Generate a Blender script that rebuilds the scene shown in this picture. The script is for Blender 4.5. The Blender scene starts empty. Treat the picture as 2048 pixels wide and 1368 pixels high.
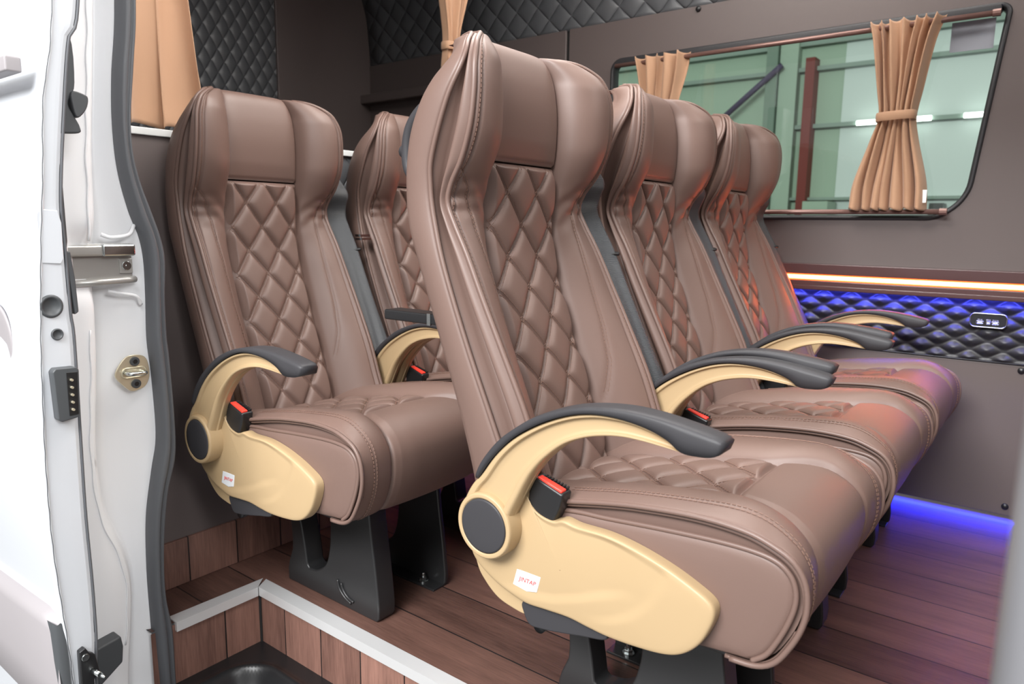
import bpy, bmesh, math, random
import numpy as np
from mathutils import Vector, Matrix
random.seed(3)
C = bpy.context.scene.collection
S = bpy.context.scene

# ------------------------------------------------------------------ camera
CAMZ = 0.792
yaw, pit, rol = 0.65544, 0.15991, 0.01306
fw = Vector((-math.sin(yaw)*math.cos(pit), math.cos(yaw)*math.cos(pit), -math.sin(pit)))
rt = fw.cross(Vector((0, 0, 1))).normalized()
up = rt.cross(fw)
r2 = rt*math.cos(rol) + up*math.sin(rol)
u2 = -rt*math.sin(rol) + up*math.cos(rol)
cam_d = bpy.data.cameras.new('camera')
cam = bpy.data.objects.new('camera', cam_d)
C.objects.link(cam)
M = Matrix(((r2.x, u2.x, -fw.x, 0), (r2.y, u2.y, -fw.y, 0), (r2.z, u2.z, -fw.z, CAMZ), (0, 0, 0, 1)))
cam.matrix_world = M
cam_d.sensor_width = 36
cam_d.lens = 1438.96/2048*36
cam_d.clip_start = 0.02
cam_d.dof.use_dof = True
cam_d.dof.focus_distance = 1.22
cam_d.dof.aperture_fstop = 6.3
S.camera = cam

# ------------------------------------------------------------------ world, exposure
S.view_settings.view_transform = 'Standard'
S.view_settings.look = 'None'
S.view_settings.gamma = 1
S.view_settings.use_curve_mapping = False
S.view_settings.exposure = 0.55
S.cycles.use_denoising = True
S.cycles.max_bounces = 8
w = bpy.data.worlds.new('hall_light')
S.world = w
w.use_nodes = True
w.node_tree.nodes['Background'].inputs[0].default_value = (1.0, 0.985, 0.97, 1)
w.node_tree.nodes['Background'].inputs[1].default_value = 0.42

def area(name, loc, target, sx, sy, power, col=(1, 1, 1)):
    l = bpy.data.lights.new(name, 'AREA')
    l.shape = 'RECTANGLE'; l.size = sx; l.size_y = sy; l.energy = power; l.color = col
    o = bpy.data.objects.new(name, l); C.objects.link(o)
    o.location = loc
    d = Vector(target) - Vector(loc)
    o.rotation_euler = d.to_track_quat('-Z', 'Y').to_euler()
    return o
area('hall_and_fill_light', (-0.4, -2.4, 3.3), (-0.7, 0.8, 0.6), 3.0, 1.2, 135)
area('hall_and_fill_light', (-0.6, -5.0, 4.3), (-0.8, 0.8, 0.3), 4.0, 1.6, 360)
area('hall_and_fill_light', (0.15, -0.7, 2.75), (-1.0, 0.8, 0.8), 1.3, 0.8, 18)  # fill added over the doorway for the pillar and headrests
area('hall_and_fill_light', (1.6, 0.02, 1.75), (-1.4, 0.62, 0.7), 0.7, 0.7, 26)  # fill added ahead of the door opening to brighten the pillar
area('cabin_and_fill_light', (0.32, 1.45, 1.94), (-0.3, 1.4, 0.7), 0.5, 1.0, 12, (1.0, 0.95, 0.90))  # fill added at the front to brighten the headrests
area('cabin_and_fill_light', (-0.88, 1.15, 1.93), (-0.95, 1.15, 0.0), 0.5, 0.9, 14, (1.0, 0.95, 0.90))
area('cabin_and_fill_light', (-0.55, 2.08, 1.86), (-0.6, 2.16, 0.0), 2.0, 0.2, 10, (1.0, 0.95, 0.90))
# LED strips of the van (real lamps at the strips)
area('orange_led_lamp', (-0.75, 2.285, 0.648), (-0.75, 1.0, 0.66), 1.6, 0.014, 2.6, (1.0, 0.13, 0.04))
area('blue_led_lamp', (-0.4, 2.322, 0.6145), (-0.4, 2.336, 0.52), 2.2, 0.008, 5.0, (0.06, 0.07, 1.0))
area('blue_floor_led_lamp', (-0.3, 2.362, 0.0125), (-0.3, 2.340, -0.006), 1.8, 0.006, 3.6, (0.01, 0.02, 1.0))

# ------------------------------------------------------------------ materials
def mat(name, col, rough=0.5, metal=0.0, spec=0.5, bump=None, coat=0.0, sheen=0.0):
    m = bpy.data.materials.new(name); m.use_nodes = True
    nt = m.node_tree; b = nt.nodes['Principled BSDF']
    b.inputs['Base Color'].default_value = (*col, 1)
    b.inputs['Roughness'].default_value = rough
    b.inputs['Metallic'].default_value = metal
    b.inputs['Specular IOR Level'].default_value = spec
    b.inputs['Coat Weight'].default_value = coat
    if sheen: b.inputs['Sheen Weight'].default_value = sheen
    if bump:
        sc, st, dist = bump
        tc = nt.nodes.new('ShaderNodeTexCoord'); n = nt.nodes.new('ShaderNodeTexNoise')
        n.inputs['Scale'].default_value = sc; n.inputs['Detail'].default_value = 4
        bp = nt.nodes.new('ShaderNodeBump'); bp.inputs['Strength'].default_value = st; bp.inputs['Distance'].default_value = dist
        nt.links.new(tc.outputs['Object'], n.inputs['Vector'])
        nt.links.new(n.outputs['Fac'], bp.inputs['Height'])
        nt.links.new(bp.outputs['Normal'], b.inputs['Normal'])
    return m

def vary(m, a, b_, scale, stretch=(1, 1, 1), detail=3):
    """albedo mottling between two colours with a stretched noise"""
    nt = m.node_tree; b = nt.nodes['Principled BSDF']
    tc = nt.nodes.new('ShaderNodeTexCoord'); mp = nt.nodes.new('ShaderNodeMapping')
    mp.inputs['Scale'].default_value = stretch
    n = nt.nodes.new('ShaderNodeTexNoise'); n.inputs['Scale'].default_value = scale; n.inputs['Detail'].default_value = detail
    mx = nt.nodes.new('ShaderNodeMix'); mx.data_type = 'RGBA'
    mx.inputs[6].default_value = (*a, 1); mx.inputs[7].default_value = (*b_, 1)
    nt.links.new(tc.outputs['Object'], mp.inputs['Vector']); nt.links.new(mp.outputs['Vector'], n.inputs['Vector'])
    nt.links.new(n.outputs['Fac'], mx.inputs[0]); nt.links.new(mx.outputs[2], b.inputs['Base Color'])
    return m

LEATHER = mat('brown_leather', (0.158, 0.100, 0.082), 0.48, spec=0.5, bump=(900, 0.18, 0.0006))
PIPING = mat('brown_piping', (0.158, 0.100, 0.082), 0.42)
THREAD = mat('brown_thread', (0.20, 0.115, 0.085), 0.7)
YELLOW = mat('cream_plastic', (0.43, 0.308, 0.172), 0.45, bump=(1500, 0.08, 0.0004))
GREYP = mat('charcoal_plastic', (0.038, 0.037, 0.041), 0.5, spec=0.35, bump=(1500, 0.12, 0.0004))
BLACKP = mat('black_plastic', (0.012, 0.012, 0.013), 0.35)
BLACKM = mat('black_painted_steel', (0.022, 0.022, 0.023), 0.36, bump=(260, 0.12, 0.0006))
RED = mat('red_button', (0.85, 0.05, 0.03), 0.25)
BADGE = mat('silver_badge', (0.72, 0.74, 0.76), 0.25)
BADGETXT = mat('badge_red', (0.6, 0.03, 0.02), 0.4)
BELT = mat('grey_webbing', (0.065, 0.070, 0.076), 0.42)
CHROME = mat('bolt_zinc', (0.62, 0.66, 0.66), 0.2, metal=1)
ALU = mat('brushed_aluminium', (0.66, 0.66, 0.66), 0.38, metal=0.3)
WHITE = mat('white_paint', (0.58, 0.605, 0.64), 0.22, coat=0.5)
JAMBW = mat('jamb_paint', (0.84, 0.85, 0.87), 0.3, bump=(14, 0.12, 0.004))
RUBBER = mat('door_rubber', (0.10, 0.105, 0.115), 0.5, bump=(90, 0.1, 0.001))
VINYL = mat('brown_wall_vinyl', (0.118, 0.094, 0.090), 0.50, bump=(1200, 0.25, 0.0005))
BLKV = mat('black_vinyl', (0.026, 0.026, 0.029), 0.40, bump=(900, 0.2, 0.0006))
TAN = mat('tan_curtain_cloth', (0.47, 0.275, 0.165), 0.75, sheen=0.25, bump=(1600, 0.15, 0.0004))
RAIL = mat('bronze_rail', (0.24, 0.14, 0.12), 0.28, metal=0.4)
STEEL = mat('stainless_track', (0.46, 0.45, 0.43), 0.34, metal=0.5)
GOLDZ = mat('yellow_zinc', (0.72, 0.66, 0.50), 0.32, metal=0.7)
CLAD = mat('grey_cladding', (0.30, 0.28, 0.29), 0.5)
GROOVE = mat('dark_seam', (0.01, 0.009, 0.009), 0.8)
LEDGE = mat('glossy_brown_ledge', (0.085, 0.045, 0.045), 0.14)
GRND = mat('hall_floor_paint', (0.2, 0.2, 0.2), 0.5)
DGREY = mat('dark_grey_trim', (0.06, 0.065, 0.07), 0.5)
SLED = mat('white_trim', (0.85, 0.87, 0.86), 0.3)

def emis(name, col, s):
    m = bpy.data.materials.new(name); m.use_nodes = True
    b = m.node_tree.nodes['Principled BSDF']
    b.inputs['Base Color'].default_value = (*col, 1)
    b.inputs['Emission Color'].default_value = (*col, 1); b.inputs['Emission Strength'].default_value = s
    return m
ORANGE = emis('orange_led', (1.0, 0.12, 0.02), 1.7)
CORE = emis('orange_led_core', (1.0, 0.58, 0.24), 2.4)
BLUELED = emis('blue_led', (0.10, 0.14, 1.0), 6)
TUBE = emis('white_tube_lamp', (1, 1, 1), 5)

# near-seat webbing ribs
def ribbed(m, axis, scale, strength):
    nt = m.node_tree; b = nt.nodes['Principled BSDF']
    tc = nt.nodes.new('ShaderNodeTexCoord'); wv = nt.nodes.new('ShaderNodeTexWave')
    wv.bands_direction = axis; wv.inputs['Scale'].default_value = scale
    bp = nt.nodes.new('ShaderNodeBump'); bp.inputs['Strength'].default_value = strength; bp.inputs['Distance'].default_value = 0.001
    nt.links.new(tc.outputs['Object'], wv.inputs['Vector']); nt.links.new(wv.outputs['Fac'], bp.inputs['Height'])
    nt.links.new(bp.outputs['Normal'], b.inputs['Normal'])
ribbed(BELT, 'Z', 160, 0.6)

def wood(name, along, across, pitch, off, c1, c2, rough=0.42, tone=0.35):
    """wood planks: grain runs on axis `along`, thin dark joints each `pitch` on axis `across`"""
    m = bpy.data.materials.new(name); m.use_nodes = True
    nt = m.node_tree; b = nt.nodes['Principled BSDF']; b.inputs['Roughness'].default_value = rough
    N = nt.nodes.new; L = nt.links.new
    tc = N('ShaderNodeTexCoord'); sp = N('ShaderNodeSeparateXYZ'); L(tc.outputs['Object'], sp.inputs[0])
    def math_(op, a, b_=None, v=None):
        n = N('ShaderNodeMath'); n.operation = op
        if hasattr(a, 'is_output'): L(a, n.inputs[0])
        else: n.inputs[0].default_value = a
        if b_ is not None:
            if hasattr(b_, 'is_output'): L(b_, n.inputs[1])
            else: n.inputs[1].default_value = b_
        return n.outputs[0]
    ac = math_('DIVIDE', math_('SUBTRACT', sp.outputs[across], off), pitch)
    idx = math_('FLOOR', ac); fr = math_('SUBTRACT', ac, idx)
    edge = math_('MINIMUM', fr, math_('SUBTRACT', 1.0, fr))
    seam = math_('LESS_THAN', edge, 0.0016/pitch)
    # per plank tone
    wn = N('ShaderNodeTexWhiteNoise'); wn.noise_dimensions = '1D'; L(idx, wn.inputs['W'])
    mp = N('ShaderNodeMapping'); sc = [1, 1, 1]
    sc = [9, 9, 9]; sc['XYZ'.index(along)] = 0.55
    mp.inputs['Scale'].default_value = sc
    cmb = N('ShaderNodeCombineXYZ')
    L(wn.outputs['Value'], cmb.inputs['XYZ'.index(along)])
    va = N('ShaderNodeVectorMath'); va.operation = 'MULTIPLY_ADD'
    L(cmb.outputs[0], va.inputs[0]); va.inputs[1].default_value = (7, 7, 7); L(tc.outputs['Object'], va.inputs[2])
    L(va.outputs[0], mp.inputs['Vector'])
    n1 = N('ShaderNodeTexNoise'); n1.inputs['Scale'].default_value = 3.0; n1.inputs['Detail'].default_value = 6; n1.inputs['Roughness'].default_value = 0.65
    L(mp.outputs['Vector'], n1.inputs['Vector'])
    n2 = N('ShaderNodeTexNoise'); n2.inputs['Scale'].default_value = 38.0; n2.inputs['Detail'].default_value = 3
    L(mp.outputs['Vector'], n2.inputs['Vector'])
    f = math_('ADD', math_('MULTIPLY', n1.outputs['Fac'], 0.75), math_('MULTIPLY', n2.outputs['Fac'], 0.45))
    f = math_('ADD', f, math_('MULTIPLY', wn.outputs['Value'], tone))
    f = math_('SUBTRACT', f, 0.2 + tone*0.5)
    rp = N('ShaderNodeValToRGB'); L(f, rp.inputs['Fac'])
    rp.color_ramp.elements[0].position = 0.12; rp.color_ramp.elements[0].color = (*c1, 1)
    rp.color_ramp.elements[1].position = 0.72; rp.color_ramp.elements[1].color = (*c2, 1)
    mx = N('ShaderNodeMix'); mx.data_type = 'RGBA'; L(seam, mx.inputs[0]); L(rp.outputs['Color'], mx.inputs[6])
    mx.inputs[7].default_value = (0.012, 0.010, 0.010, 1)
    L(mx.outputs[2], b.inputs['Base Color'])
    bp = N('ShaderNodeBump'); bp.inputs['Strength'].default_value = 0.25; bp.inputs['Distance'].default_value = 0.0006
    L(n2.outputs['Fac'], bp.inputs['Height']); L(bp.outputs['Normal'], b.inputs['Normal'])
    return m
WC1, WC2 = (0.085, 0.043, 0.034), (0.26, 0.135, 0.105)
FLOORM = wood('plank_floor', 'X', 'Y', 0.1225, 0.846, (0.055, 0.028, 0.022), (0.19, 0.098, 0.075))  # darkened copy of the plank colours for the dimmer floor
WC3, WC4 = (0.11, 0.056, 0.044), (0.33, 0.175, 0.135)  # lightened copy of the plank colours, extra light painted on the uprights
WOODX = wood('plank_upright_lit_y', 'Z', 'Y', 0.117, 0.755, WC3, WC4)
WOODY = wood('plank_upright_lit_x', 'Z', 'X', 0.122, -1.251, WC3, WC4)

def quilt_mat(name, base, ax, ay, px, py, col=(0.095, 0.10, 0.108), rough=0.42, depth=0.012):
    """vinyl with sewn diamonds (bump), diamonds px wide on axis ax and py tall on axis ay"""
    m = bpy.data.materials.new(name); m.use_nodes = True
    nt = m.node_tree; b = nt.nodes['Principled BSDF']; N = nt.nodes.new; L = nt.links.new
    b.inputs['Base Color'].default_value = (*col, 1); b.inputs['Roughness'].default_value = rough
    tc = N('ShaderNodeTexCoord'); sp = N('ShaderNodeSeparateXYZ'); L(tc.outputs['UV' if base == 'UV' else 'Object'], sp.inputs[0])
    def mm(op, a, b_=None):
        n = N('ShaderNodeMath'); n.operation = op
        for i, v in enumerate((a, b_)):
            if v is None: continue
            if hasattr(v, 'is_output'): L(v, n.inputs[i])
            else: n.inputs[i].default_value = v
        return n.outputs[0]
    U = mm('DIVIDE', sp.outputs[ax], px); V = mm('DIVIDE', sp.outputs[ay], py)
    f1 = mm('ABSOLUTE', mm('SINE', mm('MULTIPLY', mm('ADD', U, V), math.pi)))
    f2 = mm('ABSOLUTE', mm('SINE', mm('MULTIPLY', mm('SUBTRACT', U, V), math.pi)))
    h = mm('POWER', mm('MULTIPLY', f1, f2), 0.38)
    bp = N('ShaderNodeBump'); bp.inputs['Strength'].default_value = 1.0; bp.inputs['Distance'].default_value = depth
    L(h, bp.inputs['Height']); L(bp.outputs['Normal'], b.inputs['Normal'])
    return m
QCEIL = quilt_mat('quilted_ceiling', 'UV', 0, 1, 0.10, 0.10, depth=0.010)
QREAR = quilt_mat('quilted_rear', 'O', 1, 2, 0.055, 0.085, depth=0.008)
QPART = quilt_mat('quilted_partition', 'O', 1, 2, 0.075, 0.105, depth=0.009)

# ------------------------------------------------------------------ mesh helpers
def link(name, me, m=None, parent=None, smooth=True):
    o = bpy.data.objects.new(name, me); C.objects.link(o)
    if m is not None: me.materials.append(m)
    if smooth and len(me.polygons): me.polygons.foreach_set('use_smooth', [True]*len(me.polygons))
    if parent is not None: o.parent = parent
    return o

def mesh(name, vs, fs, m, parent=None, smooth=True):
    me = bpy.data.meshes.new(name)
    me.from_pydata([tuple(map(float, v)) for v in vs], [], fs); me.update()
    return link(name, me, m, parent, smooth)

def grid(name, P, m, parent=None, cu=False, cv=False, flip=False, smooth=True, uv=None):
    P = np.asarray(P, float); n, k = P.shape[:2]
    vs = P.reshape(-1, 3); fs = []
    for i in range(n if cu else n-1):
        i2 = (i+1) % n
        for j in range(k if cv else k-1):
            j2 = (j+1) % k
            f = (i*k+j, i*k+j2, i2*k+j2, i2*k+j)
            fs.append(f[::-1] if flip else f)
    o = mesh(name, vs, fs, m, parent, smooth)
    if uv is not None:
        l = o.data.uv_layers.new(name='UVMap'); uvf = np.asarray(uv, float).reshape(-1, 2)
        for lp in o.data.loops: l.data[lp.index].uv = uvf[lp.vertex_index]
    return o

class MB:
    """collects simple shapes into one mesh"""
    def __init__(s): s.v = []; s.f = []
    def add(s, vs, fs):
        b = len(s.v); s.v += [tuple(map(float, v)) for v in vs]; s.f += [tuple(i+b for i in f) for f in fs]; return s
    def box(s, x0, x1, y0, y1, z0, z1):
        v = [(x, y, z) for z in (z0, z1) for y in (y0, y1) for x in (x0, x1)]
        return s.add(v, [(0, 2, 3, 1), (4, 5, 7, 6), (0, 1, 5, 4), (2, 6, 7, 3), (0, 4, 6, 2), (1, 3, 7, 5)])
    def tube(s, pts, r, n=8, closed=False, cap=True):
        pts = [Vector(p) for p in pts]; k = len(pts); rings = []; prev = None
        for i, p in enumerate(pts):
            if closed: t = pts[(i+1) % k]-pts[i-1]
            else: t = pts[min(i+1, k-1)]-pts[max(i-1, 0)]
            t.normalize()
            if prev is None:
                a = Vector((0, 0, 1)) if abs(t.z) < .9 else Vector((1, 0, 0))
                nrm = (a - t*a.dot(t)).normalized()
            else:
                nrm = (prev - t*prev.dot(t)).normalized()
            prev = nrm; bn = t.cross(nrm)
            rr = r[i] if hasattr(r, '__len__') else r
            rings.append([p + nrm*math.cos(2*math.pi*j/n)*rr + bn*math.sin(2*math.pi*j/n)*rr for j in range(n)])
        vs = [v for rg in rings for v in rg]; fs = []
        for i in range(k if closed else k-1):
            i2 = (i+1) % k
            for j in range(n):
                j2 = (j+1) % n; fs.append((i*n+j, i*n+j2, i2*n+j2, i2*n+j))
        if cap and not closed:
            fs.append(tuple(range(n))[::-1]); fs.append(tuple((k-1)*n+j for j in range(n)))
        return s.add(vs, fs)
    def cyl(s, c, axis, r, h, n=24, r2=None, dome=0):
        c = Vector(c); a = Vector(axis).normalized()
        q = a.to_track_quat('Z', 'Y'); r2 = r if r2 is None else r2
        prof = [(0, 0), (r, 0), (r2*1.0, h*.85), (r2*.93, h)] + ([(r2*.6, h+dome*.6), (0, h+dome)] if dome else [(0, h)])
        vs = []; fs = []
        for (rr, hh) in prof:
            for j in range(n):
                vs.append(c + q @ Vector((rr*math.cos(2*math.pi*j/n), rr*math.sin(2*math.pi*j/n), hh)))
        for i in range(len(prof)-1):
            for j in range(n):
                j2 = (j+1) % n; fs.append((i*n+j, i*n+j2, (i+1)*n+j2, (i+1)*n+j))
        return s.add(vs, fs)
    def build(s, name, m, parent=None, smooth=False, bevel=0, seg=2):
        o = mesh(name, s.v, s.f, m, parent, smooth)
        if bevel: bev(o, bevel, seg)
        return o

def bev(o, wd, seg=2, ang=40):
    md = o.modifiers.new('bevel', 'BEVEL'); md.width = wd; md.segments = seg
    md.limit_method = 'ANGLE'; md.angle_limit = math.radians(ang); md.harden_normals = False
    for p in o.data.polygons: p.use_smooth = True
    wn = o.modifiers.new('wn', 'WEIGHTED_NORMAL'); wn.keep_sharp = False
    return o

def cr(pts, n=8, closed=False):
    """Catmull-Rom through points"""
    P = np.array(pts, float); k = len(P); out = []
    rng = k if closed else k-1
    for i in range(rng):
        if closed: a, b, c, d = P[i-1], P[i], P[(i+1) % k], P[(i+2) % k]
        else:
            b, c = P[i], P[i+1]; a = P[i-1] if i else 2*b-c; d = P[i+2] if i+2 < k else 2*c-b
        for j in range(n):
            t = j/n
            out.append(0.5*((2*b)+(-a+c)*t+(2*a-5*b+4*c-d)*t*t+(-a+3*b-3*c+d)*t**3))
    if not closed: out.append(P[-1])
    return np.array(out)

def resample(P, n, closed=False):
    P = np.asarray(P, float)
    if closed: P = np.vstack([P, P[:1]])
    s = np.concatenate([[0], np.cumsum(np.linalg.norm(np.diff(P, axis=0), axis=1))])
    t = np.linspace(0, s[-1], n, endpoint=not closed)
    return np.stack([np.interp(t, s, P[:, i]) for i in range(P.shape[1])], 1)

def prism_xz(name, outline, y0, y1, m, parent=None, bevel=0, seg=2):
    """closed outline in XZ extruded along Y"""
    n = len(outline)
    vs = [(p[0], y0, p[1]) for p in outline]+[(p[0], y1, p[1]) for p in outline]
    fs = [tuple(range(n)), tuple(range(2*n-1, n-1, -1))]+[(i, i+n, (i+1) % n+n, (i+1) % n) for i in range(n)]
    o = mesh(name, vs, fs, m, parent, False)
    bm = bmesh.new(); bm.from_mesh(o.data); bmesh.ops.recalc_face_normals(bm, faces=bm.faces); bm.to_mesh(o.data); bm.free()
    if bevel: bev(o, bevel, seg)
    return o

def prism_yz(name, outline, x0, x1, m, parent=None, bevel=0, seg=2):
    o = prism_xz(name, outline, x0, x1, m, parent, 0)
    for v in o.data.vertices: x, y, z = v.co; v.co = (y, x, z)
    bm = bmesh.new(); bm.from_mesh(o.data); bmesh.ops.recalc_face_normals(bm, faces=bm.faces); bm.to_mesh(o.data); bm.free()
    if bevel: bev(o, bevel, seg)
    return o

def empty(name, loc=(0, 0, 0)):
    o = bpy.data.objects.new(name, None); C.objects.link(o); o.location = loc; o.empty_display_size = .1
    return o

def tag(o, label, cat, group=None):
    o['label'] = label; o['category'] = cat
    if group: o['group'] = group
    return o

def struct(o):
    o['kind'] = 'structure'; return o

def text(name, body, size, m, parent, matrix, extrude=0.0002, shear=0.0):
    c = bpy.data.curves.new(name, 'FONT'); c.body = body; c.size = size; c.extrude = extrude; c.shear = shear
    c.align_x = 'CENTER'; c.align_y = 'CENTER'; c.materials.append(m)
    t = bpy.data.objects.new(name+'_tmp', c); C.objects.link(t)
    dg = bpy.context.evaluated_depsgraph_get()
    me = bpy.data.meshes.new_from_object(t.evaluated_get(dg)); bpy.data.objects.remove(t)
    me.transform(matrix)
    o = bpy.data.objects.new(name, me); C.objects.link(o)
    if parent: o.parent = parent
    return o
# ------------------------------------------------------------------ van shell
XR, XF = -2.665, 1.27          # rear doors, front end of what is built
YW = 2.35                      # far wall
XP = -1.482                    # half-height partition
# floor with the step well cut out at the door
FY0, XS = .84, -1.34
o = mesh('floor', [(XP, FY0, 0), (XF, FY0, 0), (XF, YW+.05, 0), (XP, YW+.05, 0), (XP, .60, 0), (XS, .60, 0), (XS, FY0, 0),
                   (XR, .5, 0), (XP, .5, 0), (XR, YW+.05, 0)],
         [(0, 6, 5, 4), (0, 1, 2, 3), (7, 8, 3, 9)], FLOORM, None, False); struct(o)
# step well: risers and black tray
o = mesh('trim_1', [(XS, FY0, -.131), (XF, FY0, -.131), (XF, FY0, -.004), (XS, FY0, -.004)], [(0, 1, 2, 3)], WOODY, None, False); struct(o)
o = mesh('trim_2', [(XS, .60, -.131), (XS, FY0, -.131), (XS, FY0, -.004), (XS, .60, -.004)], [(0, 1, 2, 3)], WOODX, None, False); struct(o)
g = MB(); g.tube([(XS+.002, FY0-.002, -.131), (XS+.002, FY0-.002, -.004)], .003, 6); struct(g.build('trim_3', GROOVE))
# tray: raised rim, sunk middle
xs = np.concatenate([[XS], np.linspace(XS+.02, XS+.14, 14), np.linspace(XS+.2, XF, 10)])
ys = np.concatenate([np.linspace(.36, .44, 6), np.linspace(.5, .68, 6), np.linspace(.70, FY0-.02, 14), [FY0]])
def tray_z(x, y):
    dx = x-XS; dy = FY0-y; r = .07
    # distance inside a rounded corner
    ax, ay = max(0, r+.055-dx), max(0, r+.055-dy); d = r-math.hypot(ax, ay) if (ax or ay) else .1
    d = min(d, .1)
    t = max(0, min(1, d/.03)); t = t*t*(3-2*t)
    rim = .010*math.exp(-((d+.004)/.012)**2)
    return -.131+rim-.040*t
xs = np.linspace(XS, XS+.3, 60).tolist()+np.linspace(XS+.35, XF, 12).tolist()
ys = np.linspace(.475, .60, 6).tolist()+np.linspace(.61, FY0, 48).tolist()
P = [[(x, y, tray_z(x, y)) for y in ys] for x in xs]
o = grid('step_tray', P, BLACKP, None, flip=True)
tag(o, 'black moulded plastic step tray sunk in the door entry below the plank risers', 'step')
# aluminium nosings
def nosing(name, pts_top, m, label):
    o = mesh(name, *pts_top, m, None, False); return o
t = .0025
g = MB()   # along X
v = [(XS-.0, FY0-.006, t), (XS-.006+.0, FY0-.006, t)]
def strip_x():
    a = (XS+.006, FY0-.007); b = (XF, FY0-.007); a2 = (XS-.016, FY0+.024); b2 = (XF, FY0+.024)
    vs = [(a[0], a[1], t), (b[0], b[1], t), (b2[0], b2[1], t), (a2[0]+.004, a2[1], t),
          (a[0], a[1], -.018), (b[0], b[1], -.018), (a[0], a[1]+.004, -.018), (b[0], b[1]+.004, -.018), (b2[0], b2[1], 0), (a2[0]+.004, a2[1], 0)]
    fs = [(0, 1, 2, 3), (0, 4, 5, 1), (4, 6, 7, 5), (3, 2, 8, 9), (0, 3, 9, 6, 4)]
    return vs, fs
vs, fs = strip_x(); o = mesh('step_nosing', vs, fs, ALU, None, False)
tag(o, 'long silver aluminium nosing along the floor edge above the step, running under the nearest seat', 'edge trim', 'aluminium step edge trims')
vs = [(XS+.007, .648, t), (XS+.007, FY0-.009, t), (XS-.021, FY0+.022, t), (XS-.026, .648, t), (XS+.007, .648, -.018), (XS+.007, FY0-.009, -.018), (XS+.003, .648, -.018), (XS+.003, FY0-.009, -.018), (XS-.026, .648, 0), (XS-.021, FY0+.022, 0)]
o = mesh('step_nosing', vs, [(0, 3, 2, 1), (0, 1, 5, 4), (4, 5, 7, 6), (3, 8, 9, 2), (0, 4, 6, 8, 3)], ALU, None, False)
tag(o, 'short silver aluminium nosing beside the black door seal on the left of the step', 'edge trim', 'aluminium step edge trims')

# partition behind the back row
XT = -1.610                    # the partition leans back to here at its top
def leaning(name, y0, y1, m, dx=0):
    z1 = .978; a, b = XP+dx, XT+dx
    vs = [(a, y0, .10), (a, y1, .10), (b, y1, z1), (b, y0, z1), (a-.03, y0, .10), (a-.03, y1, .10), (b-.03, y1, z1), (b-.03, y0, z1)]
    return mesh(name, vs, [(0, 1, 2, 3), (7, 6, 5, 4), (0, 3, 7, 4), (1, 5, 6, 2), (3, 2, 6, 7), (0, 4, 5, 1)], m, None, False)
struct(leaning('wall_rear', .55, 1.20, VINYL)); struct(leaning('wall_rear_quilted', 1.20, YW, QPART, -.001))
g = MB(); g.box(XT-.045, XT+.008, .55, YW, .975, .991); struct(g.build('trim_4', SLED, None, False, .002))
g = MB(); g.box(XP-.02, XP+.006, .55, YW, .0, .105); struct(g.build('baseboard_rear', WOODX, None, False, .002))

# far wall ---------------------------------------------------------
def rrect(x0, x1, z0, z1, r, n=10):
    pts = []
    for cx, cz, a0 in ((x1-r[0], z1-r[0], 0), (x0+r[1], z1-r[1], 90), (x0+r[2], z0+r[2], 180), (x1-r[3], z0+r[3], 270)):
        rr = r[0 if a0 == 0 else 1 if a0 == 90 else 2 if a0 == 180 else 3]
        for k in range(n+1):
            a = math.radians(a0+90*k/n); pts.append((cx+rr*math.cos(a), cz+rr*math.sin(a)))
    return pts
WX0, WX1, WZ0, WZ1 = -1.366, -.194, .832, 1.374
def window_loop(off, n=12):
    r = [max(.004, .022+off), max(.004, .035+off), max(.01, .05+off), max(.01, .095+off)]
    p = rrect(WX0-off, WX1+off, WZ0-off, WZ1+off, r, n)
    # the right edge leans: narrower at the bottom
    out = []
    for x, z in p:
        if x > WX1-.35: x -= .055*max(0, min(1, (WZ1-z)/(WZ1-WZ0)))*max(0, min(1, (x-(WX1-.35))/.3))
        out.append((x, z))
    return out
def wall_with_hole(name, x0, x1, z0, z1, y, m):
    lp = window_loop(0); n = len(lp)
    outer = []; cx, cz = (WX0+WX1)/2, (WZ0+WZ1)/2
    for x, z in lp:
        dx, dz = x-cx, z-cz
        sx = ((x1-cx)/dx if dx > 0 else (x0-cx)/dx) if abs(dx) > 1e-6 else 1e9
        sz = ((z1-cz)/dz if dz > 0 else (z0-cz)/dz) if abs(dz) > 1e-6 else 1e9
        s = min(sx, sz); outer.append((cx+dx*s, cz+dz*s))
    # snap nearest to rectangle corners
    for c in ((x0, z0), (x1, z0), (x0, z1), (x1, z1)):
        k = min(range(n), key=lambda i: (outer[i][0]-c[0])**2+(outer[i][1]-c[1])**2); outer[k] = c
    rows = [[(x, y, z) for x, z in outer]]
    for q in (.4, .8):
        rows.append([(a[0]+(b[0]-a[0])*q, y, a[1]+(b[1]-a[1])*q) for a, b in zip(outer, lp)])
    rows.append([(x, y, z) for x, z in window_loop(.003)])
    rows.append([(x, y+.002, z) for x, z in window_loop(.0)])
    rows.append([(x, y+.035, z) for x, z in window_loop(-.002)])
    o = grid(name, rows, m, None, cv=True)
    return o
o = wall_with_hole('wall_left', -1.556, XF, .688, 1.512, YW, VINYL); struct(o)
for p in o.data.polygons: p.use_smooth = p.center.y > YW+.001
# rear part of the far wall, dark gap between, ledge
g = MB(); g.box(XR, -1.570, YW-.001, YW+.03, .0, 1.512); struct(g.build('wall_left_rear', VINYL, None, False, .004))
g = MB(); g.box(-1.575, -1.550, YW+.006, YW+.03, .0, 1.512); struct(g.build('trim_5', GROOVE))
g = MB(); g.box(XR, -1.70, YW-.06, YW, 1.335, 1.375); struct(g.build('trim_6', VINYL, None, False, .006))
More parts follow.
